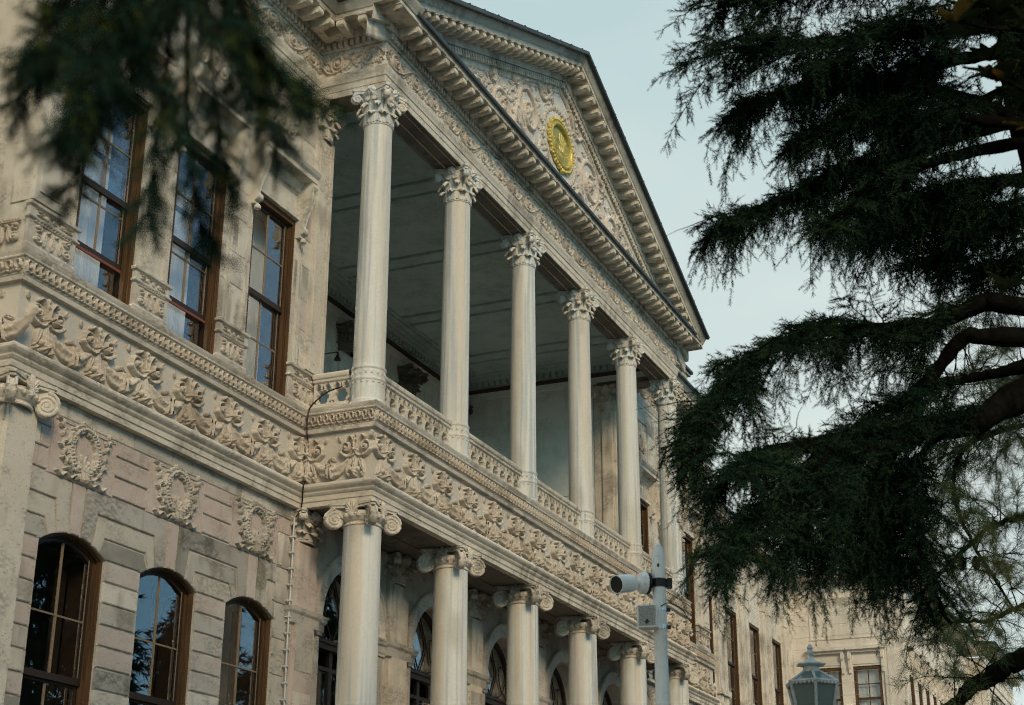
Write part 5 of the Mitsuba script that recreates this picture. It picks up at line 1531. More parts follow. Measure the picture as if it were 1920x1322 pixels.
# ------------------------------------------------------------------ street lantern
lk = 'street_lamp'
labels[lk] = {'label': 'old grey six sided street lantern with teal glass and turned finial', 'category': 'street lamp'}
lx, ly = -4.31, -7.43
put(lk + '__post', lathe([(0.14, 0), (0.14, 0.3), (0.09, 0.5), (0.06, 0.8), (0.045, 3.2), (0.06, 3.25), (0.045, 3.32), (0.12, 3.42), (0.13, 3.45), (0.05, 3.46)], 24, (lx, ly, 0)), 'm_lamp', 35)


def hexring(r, z, off=0.35):
    return [(lx + r * math.cos(off + q * PI / 3), ly + r * math.sin(off + q * PI / 3), z) for q in range(6)]


top, bot, crown = hexring(0.255, 4.035), hexring(0.135, 3.46), hexring(0.075, 4.155)
fr_ = []
for q in range(6):
    n2 = (q + 1) % 6
    fr_.append(tube([top[q], bot[q]], [0.016, 0.012], 6))
    fr_.append(tube([top[q], top[n2]], 0.017, 6))
    fr_.append(tube([bot[q], bot[n2]], 0.014, 6))
    a, b = np.array(top[q]), np.array(crown[q])
    fr_.append(tube([a, b], [0.015, 0.012], 6))
    for s in np.linspace(0.08, 0.92, 6):
        c_ = np.array(top[q]) * (1 - s) + np.array(top[n2]) * s
        fr_.append(lathe([(0.001, -0.025), (0.018, -0.014), (0.020, 0.0), (0.012, 0.012), (0.001, 0.016)], 8, tuple(c_ - np.array([0, 0, 0.012]))))
    fr_.append(lathe([(0.001, -0.02), (0.022, -0.01), (0.022, 0.01), (0.001, 0.022)], 8, top[q]))
put(lk + '__frame', cat(fr_), 'm_lamp', 40)
for q in range(6):
    n2 = (q + 1) % 6
    sh = lambda p, f_: (np.array(p) - [lx, ly, 0]) * [f_, f_, 1] + [lx, ly, 0]
    put(lk + '__glass_pane', trimesh.Trimesh([sh(top[q], 0.97), sh(top[n2], 0.97), sh(bot[n2], 0.97), sh(bot[q], 0.97)], [[0, 2, 1], [0, 3, 2]], process=False), 'm_lamp_glass')
    put(lk + '__roof_pane', trimesh.Trimesh([sh(top[q], 0.98), sh(top[n2], 0.98), sh(crown[n2], 0.98), sh(crown[q], 0.98)], [[0, 1, 2], [0, 2, 3]], process=False), 'm_lamp_glass')
cr_ = [lathe([(0.082, 4.14), (0.078, 4.185), (0.072, 4.20), (0.12, 4.205), (0.128, 4.215), (0.10, 4.232), (0.06, 4.25), (0.035, 4.27), (0.022, 4.285), (0.016, 4.30), (0.034, 4.32), (0.036, 4.335), (0.028, 4.352), (0.018, 4.36), (0.030, 4.372), (0.028, 4.385), (0.018, 4.40), (0.010, 4.415), (0.001, 4.42)], 24, (lx, ly, 0))]
for q in range(8):
    a = q * PI / 4
    cr_.append(lathe([(0.001, -0.012), (0.03, -0.004), (0.03, 0.01), (0.001, 0.02)], 8, (lx + 0.115 * math.cos(a), ly + 0.115 * math.sin(a), 4.212)))
put(lk + '__crown', cat(cr_), 'm_lamp', 40)
# ------------------------------------------------------------------ trees: limbs as measured curves in metres
GD = {"A2":[[-10.627,-10.501,7.474],[-11.227,-10.131,7.128],[-11.396,-9.653,7.037],[-11.816,-9.225,6.759],[-12.122,-8.878,6.573]],
 "A":[[-10.537,-10.319,7.068],[-11.296,-10.033,6.632],[-11.433,-9.687,6.602],[-11.85,-9.332,6.393],[-12.187,-8.974,6.269]],
 "A3":[[-10.39,-10.291,6.966],[-10.696,-9.958,6.794],[-10.781,-9.671,6.701],[-10.888,-9.393,6.669],[-11.002,-9.19,6.729]],
 "B":[[-10.168,-10.362,6.51],[-10.828,-9.884,6.475],[-11.006,-9.537,6.54],[-11.145,-9.174,6.496],[-11.576,-9.007,6.237],[-11.774,-8.909,6.05]],
 "C":[[-10.177,-10.403,6.573],[-10.625,-9.934,6.319],[-10.681,-9.709,6.221],[-10.74,-9.521,6.165],[-10.802,-9.334,6.121],[-10.848,-9.14,6.029],[-11.272,-8.965,5.744],[-11.419,-8.807,5.652],[-11.628,-8.7,5.483]],
 "C2":[[-10.213,-10.4,6.376],[-11.046,-9.928,5.923],[-11.115,-9.654,5.806],[-11.163,-9.405,5.66],[-11.572,-9.26,5.37]],
 "C3":[[-10.018,-10.446,6.236],[-10.025,-9.831,6.173],[-9.891,-9.53,6.098],[-9.661,-9.278,6.126]],
 "C4":[[-9.907,-10.49,6.016],[-10.081,-9.941,5.862],[-10.103,-9.768,5.735],[-9.745,-9.583,5.803]],
 "A4":[[-10.082,-10.602,6.831],[-10.2,-10.281,6.782],[-10.29,-9.95,6.653],[-10.365,-9.685,6.556],[-10.454,-9.464,6.539]],
 "B2":[[-10.507,-10.452,6.296],[-11.036,-10.159,6.141],[-11.169,-9.879,6.169],[-11.292,-9.594,6.167],[-11.382,-9.33,6.108],[-11.428,-9.113,5.992]],
 "C7":[[-10.159,-10.485,6.056],[-10.472,-10.226,5.978],[-10.595,-9.927,5.962],[-10.686,-9.614,5.855],[-10.741,-9.356,5.718]],
 "C5":[[-9.9,-10.562,6.353],[-9.904,-10.305,6.098],[-9.965,-10.072,6.001],[-10.035,-9.879,5.968],[-10.111,-9.689,5.952]],
 "C6":[[-9.667,-10.503,6.015],[-9.433,-10.249,6.029],[-9.462,-10.069,5.912],[-9.515,-9.899,5.862]],
 "D":[[-9.643,-10.616,5.373],[-10.328,-10.132,5.253],[-10.395,-9.986,5.264],[-10.438,-9.83,5.204],[-10.489,-9.643,5.131],[-10.607,-9.346,5.106],[-10.704,-9.109,5.093],[-11.057,-8.924,4.906],[-11.206,-8.703,4.754],[-11.386,-8.618,4.538],[-11.466,-8.516,4.344],[-11.542,-8.449,4.176]],
 "E":[[-9.813,-10.657,5.125],[-10.514,-10.006,5.011],[-10.579,-9.846,4.999],[-10.587,-9.663,4.828],[-10.6,-9.498,4.687],[-10.637,-9.344,4.616],[-10.685,-9.126,4.504],[-11.125,-8.963,4.272]],
 "F":[[-9.562,-10.671,5.099],[-10.003,-10.063,4.964],[-10.09,-9.816,4.914],[-10.159,-9.596,4.852],[-10.207,-9.403,4.766],[-10.522,-9.286,4.56]],
 "G":[[-9.976,-10.748,5.053],[-10.337,-10.068,4.649],[-10.681,-9.88,4.442],[-10.762,-9.651,4.395],[-10.874,-9.37,4.371],[-10.964,-9.112,4.319],[-11.362,-8.866,4.178],[-11.59,-8.741,4.038],[-11.688,-8.63,3.876]],
 "G2":[[-10.712,-9.645,4.411],[-11.032,-9.387,4.21],[-11.104,-9.128,4.112],[-11.345,-8.936,3.932],[-11.559,-8.79,3.732],[-11.662,-8.657,3.563]],
 "G3":[[-10.73,-9.467,4.409],[-10.8,-9.388,4.213],[-10.758,-9.321,4.043],[-10.628,-9.431,3.846],[-10.494,-9.522,3.62],[-10.356,-9.596,3.365]],
 "G4":[[-11.06,-9.131,4.289],[-11.424,-9.075,3.986],[-11.477,-9.016,3.773],[-11.435,-8.937,3.588]],
 "G5":[[-10.71,-9.492,4.386],[-10.71,-9.325,4.213],[-10.688,-9.183,4.013],[-10.632,-9.093,3.783]],
 "G6":[[-10.551,-9.653,4.452],[-10.533,-9.494,4.243],[-10.484,-9.356,3.982],[-10.429,-9.232,3.721]],
 "trunk":[[-9.149,-10.941,4.669],[-9.599,-10.691,5.487],[-9.996,-10.473,6.211],[-10.298,-10.38,6.84],[-10.657,-10.403,7.723]],
 "PL1":[[-7.714,-10.063,3.674],[-7.829,-9.66,3.531],[-7.876,-9.474,3.448],[-7.906,-9.322,3.363],[-7.925,-9.174,3.256],[-7.944,-9.03,3.149]],
 "PL2":[[-6.066,-10.271,6.934],[-6.478,-9.916,6.152],[-6.454,-9.566,5.733],[-6.452,-9.25,5.397],[-6.295,-9.208,4.979],[-6.074,-9.358,4.603],[-5.858,-9.534,4.27]],
 "PL3":[[-5.956,-10.276,6.674],[-6.54,-9.893,6.277],[-6.655,-9.505,6.15],[-6.785,-9.123,6.065]],
 "PL4":[[-5.952,-10.084,5.066],[-6.623,-9.755,4.933],[-6.702,-9.415,4.771],[-6.725,-9.051,4.448],[-6.757,-8.784,4.246]],
 "PL5":[[-5.73,-9.991,4.439],[-6.364,-9.693,4.25],[-6.458,-9.359,4.128],[-6.583,-8.992,4.046]],
 "PL6":[[-5.695,-10.166,5.936],[-5.828,-9.818,5.891],[-5.929,-9.457,5.759],[-6.034,-9.048,5.584]],
 "ptrunk":[[-5.716,-10.448,3.482],[-6.397,-10.577,6.086],[-6.837,-10.698,7.827]],
 "ML1":[[-12.245,-10.786,5.774],[-12.672,-10.519,5.681],[-12.759,-10.337,5.699],[-12.823,-10.215,5.726]],
 "ML2":[[-12.107,-10.728,5.383],[-12.535,-10.543,5.376],[-12.642,-10.384,5.469]],
 "ML3":[[-11.606,-10.596,4.603],[-12.023,-10.401,4.561],[-12.12,-10.246,4.633]],
 "ML4":[[-12.323,-10.818,5.994],[-12.694,-10.583,5.798],[-12.765,-10.395,5.774]],
 "mtrunk":[[-10.98,-10.553,2.778],[-11.674,-10.672,4.566],[-12.143,-10.782,5.804]],
 "N0":[[-17.669,-9.294,3.196],[-17.69,-9.252,3.06],[-17.7,-9.217,2.982],[-17.665,-9.151,2.936]],
 "N1":[[-17.885,-9.519,2.992],[-17.866,-9.457,2.848],[-17.903,-9.472,2.738],[-17.875,-9.415,2.712]],
 "N2":[[-17.583,-9.313,3.247],[-17.634,-9.313,2.996],[-17.608,-9.254,2.883],[-17.512,-9.139,2.848]],
 "N3":[[-17.859,-9.566,2.996],[-17.837,-9.526,2.83],[-17.795,-9.469,2.769],[-17.783,-9.442,2.719]],
 "N4":[[-17.897,-9.619,2.956],[-17.814,-9.553,2.81],[-17.811,-9.544,2.693],[-17.798,-9.53,2.609]],
 "N5":[[-17.69,-9.485,3.129],[-17.618,-9.443,2.935],[-17.559,-9.422,2.833],[-17.55,-9.435,2.739],[-17.508,-9.43,2.711]],
 "N6":[[-17.615,-9.454,3.188],[-17.579,-9.464,2.971],[-17.564,-9.479,2.858],[-17.56,-9.5,2.76]],
 "N7":[[-17.841,-9.641,2.987],[-17.723,-9.606,2.876],[-17.752,-9.673,2.773],[-17.67,-9.655,2.753]],
 "N8":[[-17.782,-9.622,3.031],[-17.813,-9.702,2.837],[-17.713,-9.695,2.833],[-17.753,-9.774,2.75]],
 "N9":[[-17.787,-9.548,3.048],[-17.778,-9.536,2.916],[-17.663,-9.461,2.868],[-17.727,-9.528,2.729]],
 "N10":[[-17.76,-9.477,3.086],[-17.742,-9.382,3.005],[-17.796,-9.333,2.928],[-17.743,-9.235,2.953]],
 "N11":[[-17.749,-9.588,3.062],[-17.671,-9.571,3.01],[-17.695,-9.613,2.918],[-17.657,-9.613,2.846]],
 "N12":[[-17.783,-9.455,3.077],[-17.755,-9.389,2.947],[-17.784,-9.416,2.823],[-17.794,-9.4,2.776]],
 "N13":[[-17.816,-9.599,3.015],[-17.78,-9.576,2.905],[-17.732,-9.567,2.852],[-17.768,-9.646,2.74]],
 "N14":[[-17.912,-9.532,2.971],[-17.883,-9.539,2.889],[-17.819,-9.525,2.841],[-17.851,-9.597,2.712]],
 "N15":[[-17.662,-9.42,3.166],[-17.568,-9.334,3.154],[-17.611,-9.331,3.015],[-17.503,-9.237,3.003]],
 "N16":[[-17.798,-9.596,3.028],[-17.775,-9.605,2.956],[-17.744,-9.583,2.87],[-17.724,-9.541,2.763]],
 "N17":[[-17.788,-9.344,3.104],[-17.758,-9.297,3.047],[-17.819,-9.329,2.944],[-17.765,-9.246,2.929]],
 "N18":[[-17.857,-9.593,2.99],[-17.849,-9.642,2.883],[-17.838,-9.683,2.844],[-17.776,-9.697,2.833]],
 "N19":[[-17.698,-9.396,3.149],[-17.735,-9.311,3.038],[-17.711,-9.283,2.95],[-17.697,-9.301,2.885]],
 "N20":[[-17.62,-9.365,3.209],[-17.548,-9.361,3.064],[-17.507,-9.319,2.982],[-17.558,-9.313,2.827]],
 "N21":[[-17.854,-9.609,2.988],[-17.85,-9.559,2.904],[-17.88,-9.512,2.862],[-17.904,-9.501,2.798]],
 "Nlimb":[[-17.83,-9.549,3.048],[-17.814,-9.539,3.139]]}
FLAT = np.array([0.917, 0.398, 0.0])    # horizontal direction of view, used only to spread limbs in depth


def needle_twig(n, ln, wid, cone, seed, stem=0.0016, tip=0.10):
    """Twig of unit length along +z clothed in single-triangle needles of length ln."""
    r = np.random.default_rng(seed)
    u = np.linspace(0.03, 1.0, n)
    a = np.arange(n) * 2.39996 + r.uniform(-0.4, 0.4, n)
    th = np.radians(cone) * (1 - 0.45 * u) * r.uniform(0.75, 1.2, n)
    d = np.stack([np.sin(th) * np.cos(a), np.sin(th) * np.sin(a), np.cos(th)], 1)
    side = np.cross(d, r.normal(size=(n, 3)))
    side /= np.linalg.norm(side, axis=1, keepdims=True)
    L = ln * r.uniform(0.7, 1.15, (n, 1))
    b = np.stack([0 * u, 0 * u, u * (1 - tip)], 1)
    v = np.stack([b - side * wid / 2, b + side * wid / 2, b + d * L], 1).reshape(-1, 3)
    f = np.arange(3 * n).reshape(-1, 3)
    q = np.array([[stem, 0, 0], [-stem / 2, stem * 0.87, 0], [-stem / 2, -stem * 0.87, 0], [0, 0, 1.0]])
    v = np.vstack([v, q])
    k = 3 * n
    f = np.vstack([f, [[k, k + 1, k + 3], [k + 1, k + 2, k + 3], [k + 2, k, k + 3]]])
    return v, f


def grow(templates, pos, dirs, size, r):
    """Places a copy of a random twig at every position, pointing along dirs."""
    n = len(pos)
    z = dirs / (np.linalg.norm(dirs, axis=1, keepdims=True) + 1e-9)
    x = np.cross(z, r.normal(size=(n, 3)))
    x /= np.linalg.norm(x, axis=1, keepdims=True) + 1e-9
    y = np.cross(z, x)
    pick = r.integers(0, len(templates), n)
    V, F, at_ = [], [], 0
    for t_, (tv, tf) in enumerate(templates):
        w = np.nonzero(pick == t_)[0]
        M = np.stack([x[w], y[w], z[w]], 2) * size[w, None, None]
        v = np.einsum('nij,mj->nmi', M, tv) + pos[w, None, :]
        F.append((tf[None] + (np.arange(len(w)) * len(tv))[:, None, None] + at_).reshape(-1, 3))
        V.append(v.reshape(-1, 3))
        at_ += len(w) * len(tv)
    return np.vstack(V).astype(np.float32), np.vstack(F).astype(np.int32)


def drooping(main, n, L, drop, r, t0=0.15, t1=1.0, step=0.034, dens=2.2, tw=(0.08, 0.17), lift=0.28, forward=0.55):
    """Side sprays along a limb that arch over and hang; returns twig positions, directions and the spray stems."""
    pos, dr_, stems, siz, ton = [], [], [], [], []
    tang = np.gradient(main, axis=0)
    tang /= np.linalg.norm(tang, axis=1, keepdims=True)
    for i in range(n):
        u = t0 + (t1 - t0) * (i + r.random()) / n
        j = min(int(u * (len(main) - 1)), len(main) - 1)
        t_ = tang[j]
        lat_ = np.cross(t_, [0, 0, 1.0])
        lat_ /= np.linalg.norm(lat_)
        s = -1 if r.random() < 0.5 else 1
        k = r.uniform(0.1, 1.0)
        d = t_ * forward * r.uniform(0.5, 1.2) + lat_ * s * k + np.array([0, 0, r.uniform(-0.1, lift * 2)])
        d /= np.linalg.norm(d)
        clump = 0.45 + 1.1 * float(meshkit.noise(np.array([u * 9.0, L * 50, 0.5]), 3))
        ln = L * r.uniform(0.5, 1.15) * (1.0 - 0.3 * u) * clump
        light = r.random() < 0.38
        dp = drop * r.uniform(0.25, 1.15)
        m = 12
        q = np.linspace(0, 1, m)[:, None]
        p = main[j] + d * ln * q + np.array([0, 0, -1.0]) * dp * ln * q ** 2 + r.normal(size=(1, 3)) * 0.01
        p += np.cumsum(r.normal(size=(m, 3)), 0) * 0.006
        stems.append(tube(p, np.linspace(0.006, 0.002, m), 3, False))
        tg = np.gradient(p, axis=0)
        sl = np.linalg.norm(np.diff(p, axis=0), axis=1).sum()
        cnt = int(sl / step * dens)
        w = 0.1 + 0.9 * r.random(cnt) ** 0.85
        i0 = np.minimum((w * (m - 1)).astype(int), m - 2)
        fr2 = (w * (m - 1) - i0)[:, None]
        b = p[i0] * (1 - fr2) + p[i0 + 1] * fr2
        tt = tg[i0] / np.linalg.norm(tg[i0], axis=1, keepdims=True)
        l2 = np.cross(tt, [0, 0, 1.0])
        l2 /= np.linalg.norm(l2, axis=1, keepdims=True) + 1e-6
        sd = np.where(r.random(cnt) < 0.5, -1, 1)[:, None]
        dd_ = tt * r.uniform(0.3, 1.0, (cnt, 1)) + l2 * sd * r.uniform(0.5, 1.3, (cnt, 1)) + np.array([0, 0, -1.0]) * r.uniform(-0.15, 0.45, (cnt, 1))
        pos.append(b)
        dr_.append(dd_)
        siz.append(r.uniform(*tw, cnt) * (1.35 - 0.85 * w))
        ton.append(np.full(cnt, 0.85 if light else 0.12))
        # hanging threads from the outer half
        for _ in range(1):
            a0 = p[int(r.integers(5, m))]
            hl = r.uniform(0.04, 0.22) * drop
            mm = max(3, int(hl / 0.03))
            hp = a0 + np.array([0, 0, -1.0]) * np.linspace(0, hl, mm)[:, None] + np.cumsum(r.normal(size=(mm, 3)), 0) * 0.007
            pos.append(hp)
            dr_.append(np.array([0, 0, -1.0]) + r.normal(size=(mm, 3)) * 0.35)
            siz.append(r.uniform(*tw, mm) * 0.8)
            ton.append(np.full(mm, 0.2))
    pos, dr_ = np.vstack(pos), np.vstack(dr_)
    return pos, dr_, np.concatenate(siz), stems, np.concatenate(ton)


TW = [needle_twig(20, 0.24, 0.046, 62, 50 + k, 0.010) for k in range(4)]
tr = np.random.default_rng(77)
ck_ = 'cedar_tree'
labels[ck_] = {'label': 'dark cedar with long drooping limbs filling the right side', 'category': 'cedar tree'}
tp = np.array(GD['trunk'])
base = tp[0] + (tp[0] - tp[1]) * 1.6
base[2] = 0.0
trunk = smooth_path([base, (base + tp[0]) / 2, *tp, tp[-1] + np.array([-0.2, -0.05, 2.5]), tp[-1] + np.array([-0.3, -0.1, 6.0])], 60)
put(ck_ + '__trunk', tube(trunk, np.linspace(0.34, 0.06, 60) * (1 + 0.05 * tr.normal(size=60)), 14), 'm_bark', True)
SPEC = {  # limb: base radius, number of sprays, spray length, droop
    'A2': (0.06, 110, 0.55, 0.8), 'A': (0.06, 110, 0.48, 0.9), 'A3': (0.045, 84, 0.5, 1.0), 'B': (0.05, 96, 0.34, 1.3), 'C': (0.06, 110, 0.32, 1.1), 'C2': (0.04, 70, 0.36, 1.1),
    'C3': (0.04, 60, 0.45, 1.1), 'C4': (0.035, 44, 0.4, 1.1), 'A4': (0.04, 48, 0.42, 1.25), 'B2': (0.04, 90, 0.36, 1.3), 'C7': (0.04, 60, 0.36, 1.2), 'C5': (0.035, 60, 0.45, 1.1), 'C6': (0.035, 46, 0.4, 1.2), 'D': (0.065, 150, 0.44, 1.25), 'E': (0.06, 44, 0.34, 1.3), 'F': (0.04, 20, 0.26, 1.3), 'G': (0.10, 110, 0.40, 1.0),
    'G2': (0.04, 100, 0.40, 0.95), 'G5': (0.03, 84, 0.38, 1.3), 'G6': (0.03, 80, 0.38, 1.3), 'G3': (0.035, 48, 0.32, 1.1), 'G4': (0.03, 60, 0.34, 1.1)}
START = {'D': 0.28, 'E': 0.40, 'F': 0.40, 'G': 0.28, 'C': 0.30, 'C2': 0.3, 'A': 0.05, 'A2': 0.05, 'B': 0.15}
PP, DD, SS, ST, TN = [], [], [], [], []
for nm, (r0, n, L, dp) in SPEC.items():
    main = smooth_path(GD[nm], 40)
    main[1:-1] += np.cumsum(tr.normal(size=(38, 3)), 0) * 0.004
    wob = 1 + 0.08 * tr.normal(size=40)
    put(ck_ + '__limb', tube(main, np.linspace(r0, 0.012, 40) * wob, 10), 'm_bark', True)
    p, d, s, st, tn = drooping(main, n, L, dp, tr, START.get(nm, 0.2))
    PP.append(p), DD.append(d), SS.append(s), TN.append(tn)
    ST += st
    for q in range(7):   # bare dead twigs
        j = int(tr.integers(8, 39))
        dv = tr.normal(size=3) * np.array([0.6, 0.6, 0.6]) + np.array([0, 0, -0.4])
        tw_ = main[j] + np.linspace(0, 1, 8)[:, None] * dv / np.linalg.norm(dv) * tr.uniform(0.15, 0.5) + np.cumsum(tr.normal(size=(8, 3)), 0) * 0.012
        ST.append(tube(tw_, np.linspace(0.006, 0.0015, 8), 3, False))
put(ck_ + '__twigs', cat(ST), 'm_bark')
labels[ck_ + '__twigs'] = {'kind': 'stuff'}
PP, DD, SS = np.vstack(PP), np.vstack(DD), np.concatenate(SS)
tone = tr.random(len(PP)) < np.concatenate(TN)
for sel, m_ in ((~tone, 'm_needle'), (tone, 'm_needle_light')):
    fv = grow(TW, PP[sel], DD[sel], SS[sel], tr)
    labels[put(ck_ + '__foliage', trimesh.Trimesh(*fv, process=False), m_)] = {'kind': 'stuff'}
# the rest of the crown, above and behind the part the camera sees
pos, drs, sz = [], [], []
top_ = tp[-1]
for i in range(170):
    a, z = tr.uniform(0, 2 * PI), tr.uniform(8.4, 11.6)
    R = (4.6 - 0.28 * (z - 8)) * tr.uniform(0.5, 1.1)
    c_ = np.array([top_[0] - 0.3, top_[1] - 0.2, 0])
    for q in np.linspace(0.1, 1, 10):
        b = c_ + np.array([R * q * math.cos(a), R * q * math.sin(a), z - 0.25 * q * q])
        e = b - EYE
        if e @ FWD > 0 and (e @ UPV) / (e @ FWD) < 0.40 and abs(e @ np.cross(FWD, UPV)) / (e @ FWD) < 0.52:
            continue
        for _ in range(2):
            pos.append(b + tr.normal(size=3) * 0.15)
            drs.append(np.array([math.cos(a), math.sin(a), -0.3]) + tr.normal(size=3) * 0.5)
            sz.append(tr.uniform(0.35, 0.6))
fv = grow([needle_twig(34, 0.34, 0.09, 62, 300, 0.014)], np.array(pos), np.array(drs), np.array(sz), tr)
labels[put(ck_ + '__foliage', trimesh.Trimesh(*fv, process=False), 'm_needle')] = {'kind': 'stuff'}

# conifer that hangs into the upper left close to the camera
nk = 'overhanging_conifer'
labels[nk] = {'label': 'blurred dark conifer boughs hanging close in the upper left corner', 'category': 'conifer tree'}
nr = np.random.default_rng(5)
nl = np.array(GD['Nlimb'])
tb = np.array([-21.3, -8.3, 0.0])
put(nk + '__trunk', tube(smooth_path([tb, tb + [0.05, 0, 3], tb + [0.1, 0.05, 6], tb + [0.1, 0.1, 9]], 30), np.linspace(0.22, 0.06, 30), 12), 'm_bark', True)
limb = smooth_path([tb + [0, 0, 3.7], tb + [1.3, -0.4, 3.75], tb + [2.6, -0.9, 3.6], nl[1], nl[0] + [0.12, 0.0, 0.12]], 30)
put(nk + '__limb', tube(limb, np.linspace(0.06, 0.02, 30), 8), 'm_bark', True)
NT = [needle_twig(28, 0.44, 0.034, 58, 90 + k, 0.016) for k in range(4)]
pp, dd_, ss, st = [], [], [], []
for i in range(22):
    if i in (3, 9, 13, 16, 20):
        continue
    g_ = np.array(GD[f'N{i}'])
    if np.linalg.norm(g_[0] - g_[-1]) < 0.1:
        continue
    hub = limb[int(nr.integers(22, 30))]
    m_ = smooth_path(np.vstack([hub[None], g_]), 34)
    st.append(tube(m_, np.linspace(0.006, 0.0015, 34), 5, False))
    tg = np.gradient(m_, axis=0)
    tg /= np.linalg.norm(tg, axis=1, keepdims=True)
    for j in range(6, 34):
        for _ in range(2):
            sd = nr.normal(size=3)
            sd -= tg[j] * (sd @ tg[j])
            sd /= np.linalg.norm(sd)
            ln = nr.uniform(0.02, 0.085) * (1.15 - 0.6 * j / 34)
            d = tg[j] * 0.9 + sd * 0.6 + np.array([0, 0, -0.35])
            d /= np.linalg.norm(d)
            e = m_[j] + d * ln
            st.append(tube([m_[j], e], [0.0018, 0.001], 3, False))
            for q in np.linspace(0.25, 1, 3):
                pp.append(m_[j] + d * ln * q)
                dd_.append(d + nr.normal(size=3) * 0.35)
                ss.append(nr.uniform(0.028, 0.052))
put(nk + '__twigs', cat(st), 'm_bark')
labels[nk + '__twigs'] = {'kind': 'stuff'}
pp, dd_, ss = np.array(pp), np.array(dd_), np.array(ss)
tone = nr.random(len(pp)) < 0.25
for sel, m_ in ((~tone, 'm_needle_near'), (tone, 'm_needle_near_light')):
    nf = grow(NT, pp[sel], dd_[sel], ss[sel], nr)
    labels[put(nk + '__foliage', trimesh.Trimesh(*nf, process=False), m_)] = {'kind': 'stuff'}

# lighter pine behind, on the right
pk = 'pine_tree'
labels[pk] = {'label': 'lighter green pine with long loose needles behind the cedar at right edge', 'category': 'pine tree'}
pr_ = np.random.default_rng(15)
tp = np.array(GD['ptrunk'])
put(pk + '__trunk', tube(smooth_path([[tp[0, 0] + 0.4, tp[0, 1], 0], tp[0], tp[1], tp[2], tp[2] + [0, 0, 3]], 30), np.linspace(0.2, 0.08, 30), 12), 'm_bark', True)
PT = [needle_twig(40, 0.55, 0.021, 70, 120 + k, 0.012) for k in range(3)]
pp, dd_, ss, st = [], [], [], []
for nm, r0, n in (('PL1', 0.085, 14), ('PL2', 0.03, 46), ('PL3', 0.03, 46), ('PL4', 0.03, 40), ('PL5', 0.028, 26), ('PL6', 0.03, 44)):
    m_ = smooth_path(GD[nm], 40)
    m_[1:-1] += np.cumsum(pr_.normal(size=(38, 3)), 0) * 0.006
    put(pk + '__limb', tube(m_, np.linspace(r0, r0 * 0.35, 40) * (1 + 0.1 * pr_.normal(size=40)), 10), 'm_bark', True)
    for i in range(n):
        j = int(pr_.integers(6, 40))
        d = pr_.normal(size=3) + np.array([-0.2, 0.3, 0.1])
        d /= np.linalg.norm(d)
        L = pr_.uniform(0.15, 0.7)
        q = np.linspace(0, 1, 8)[:, None]
        p = m_[j] + d * L * q + np.array([0, 0, -0.25]) * L * q ** 2 + np.cumsum(pr_.normal(size=(8, 3)), 0) * 0.012
        st.append(tube(p, np.linspace(0.007, 0.003, 8), 3, False))
        tg = p[-1] - p[-3]
        for u in (0.55, 0.75, 0.9, 1.0):
            for _ in range(2):
                jj = int(u * 7)
                pp.append(p[jj])
                dd_.append(tg / np.linalg.norm(tg) + pr_.normal(size=3) * 0.6)
                ss.append(pr_.uniform(0.13, 0.21))
put(pk + '__twigs', cat(st), 'm_bark')
labels[pk + '__twigs'] = {'kind': 'stuff'}
pf_ = grow(PT, np.array(pp), np.array(dd_), np.array(ss), pr_)
put(pk + '__foliage', trimesh.Trimesh(*pf_, process=False), 'm_pine')
labels[pk + '__foliage'] = {'kind': 'stuff'}
for j, nm in ((22, 'PL2'), (30, 'PL2'), (24, 'PL4')):
    b = smooth_path(GD[nm], 40)[j]
    put(pk + '__cone', lathe([(0.001, -0.09), (0.02, -0.08), (0.032, -0.05), (0.036, -0.02), (0.028, 0.01), (0.012, 0.03), (0.001, 0.04)], 12, tuple(b + [0, 0, -0.06])), 'm_bark', 40)

# magnolia with stiff leaves reaching in from the right edge
mk = 'magnolia_tree'
labels[mk] = {'label': 'magnolia at upper right edge with stiff dark and golden leaves', 'category': 'magnolia tree'}
mr = np.random.default_rng(33)
tp = np.array(GD['mtrunk'])
put(mk + '__trunk', tube(smooth_path([[tp[0, 0] + 0.3, tp[0, 1], 0], tp[0], tp[1], tp[2], tp[2] + [0, 0, 1.5]], 24), np.linspace(0.11, 0.04, 24), 10), 'm_bark', True)


def big_leaf(L, W, seed):
    r = np.random.default_rng(seed)
    nu, nv = 8, 5
    V = []
    for i in range(nu + 1):
        u = i / nu
        hw = W * math.sin(PI * min(1, 0.04 + 0.96 * u) ** 0.85) ** 0.8
        for j in range(nv):
            v = -1 + 2 * j / (nv - 1)
            V.append([v * hw, u * L, 0.18 * hw * v * v - 0.25 * L * u * u * r.uniform(0.8, 1.0) + 0.006 * math.cos(5 * u + j)])
    F = []
    for i in range(nu):
        for j in range(nv - 1):
            a = i * nv + j
            F += [[a, a + 1, a + nv + 1], [a, a + nv + 1, a + nv]]
    return trimesh.Trimesh(V, F, process=False)


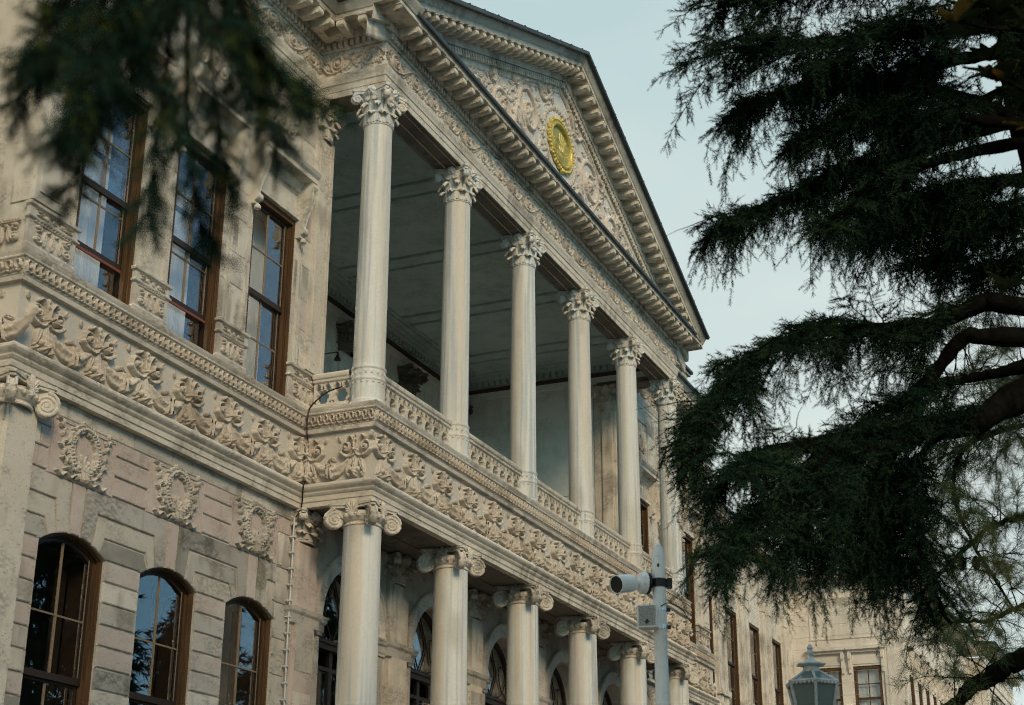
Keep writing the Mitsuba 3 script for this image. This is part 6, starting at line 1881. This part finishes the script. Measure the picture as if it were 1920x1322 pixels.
LEAVES = [mikit.ply(big_leaf(0.14, 0.027, s), 'm_magnolia', True) for s in range(3)]
for nm, n in (('ML1', 5), ('ML2', 5), ('ML3', 3), ('ML4', 4)):
    m_ = smooth_path(GD[nm], 20)
    put(mk + '__twig', tube(m_, np.linspace(0.013, 0.005, 20), 6), 'm_bark', True)
    for w in range(n):
        hub = m_[-1] if w == 0 else m_[int(mr.integers(7, 19))] + mr.normal(size=3) * np.array([0.09, 0.07, 0.09])
        if w:
            put(mk + '__twig', tube([m_[10], hub], [0.006, 0.004], 5), 'm_bark', True)
        axis = np.array([-0.5, 0.3, 0.5]) + mr.normal(size=3) * 0.35
        gold_w = (nm, w) in (('ML1', 0), ('ML2', 0), ('ML2', 2))
        for l in range(int(mr.integers(8, 12))):
            az = l * 2.4 + mr.uniform(-0.3, 0.3)
            el = mr.uniform(0.1, 0.9)
            d = np.array([math.cos(az) * math.cos(el), math.sin(az) * math.cos(el), math.sin(el)]) + axis * 0.35
            d /= np.linalg.norm(d)
            z = np.array([0, 0, 1.0]) - d * d[2]
            z /= np.linalg.norm(z)
            x = np.cross(d, z)
            s = mr.uniform(0.75, 1.15)
            M = np.eye(4)
            M[:3, 0], M[:3, 1], M[:3, 2], M[:3, 3] = x * s, d * s, z * s, hub
            again(mk + '__leaf', LEAVES[int(mr.integers(0, 3))], T(M), 'm_magnolia_gold' if gold_w and mr.random() < 0.55 else 'm_magnolia')

# row of conifers across the garden: the photograph shows them only as reflections in the lower windows
cr2 = np.random.default_rng(8)
H = 14.0
bigt = [needle_twig(22, 0.34, 0.085, 62, 200 + k, 0.014) for k in range(3)]
pos, drs, sz = [], [], []
for i in range(150):
    z = H * (0.06 + 0.93 * cr2.random())
    a = cr2.uniform(0, 2 * PI)
    R = (1 - z / H) ** 0.8 * 3.4 * cr2.uniform(0.75, 1.1) + 0.2
    for q in np.linspace(0.25, 1, 7):
        pos.append(np.array([R * q * math.cos(a), R * q * math.sin(a), z - 0.35 * R * q * q]) + cr2.normal(size=3) * 0.12)
        drs.append(np.array([math.cos(a), math.sin(a), -0.5]) + cr2.normal(size=3) * 0.5)
        sz.append(cr2.uniform(0.6, 1.05))
cf = grow(bigt, np.array(pos), np.array(drs), np.array(sz), cr2)
CT = mikit.ply(tube([[0, 0, 0], [0, 0, H * 0.5], [0, 0, H * 0.97]], [0.3, 0.18, 0.03], 10), 'm_bark', True)
CF = mikit.ply(trimesh.Trimesh(*cf, process=False), 'm_needle')
for i in range(12):
    k = key('conifer')
    tw_ = T().translate([4.0 + 4.1 * i, -20.0 - 4.0 * (i % 2), 0]).rotate([0, 0, 1], 61 * i).scale(1.12 + 0.16 * math.sin(1.7 * i))
    again(k + '__trunk', CT, tw_)
    labels[again(k + '__foliage', CF, tw_)] = {'kind': 'stuff'}
    labels[k] = {'label': 'dark conifer across the garden mirrored in the arched windows', 'category': 'conifer tree', 'group': 'conifers across the garden seen in reflection'}
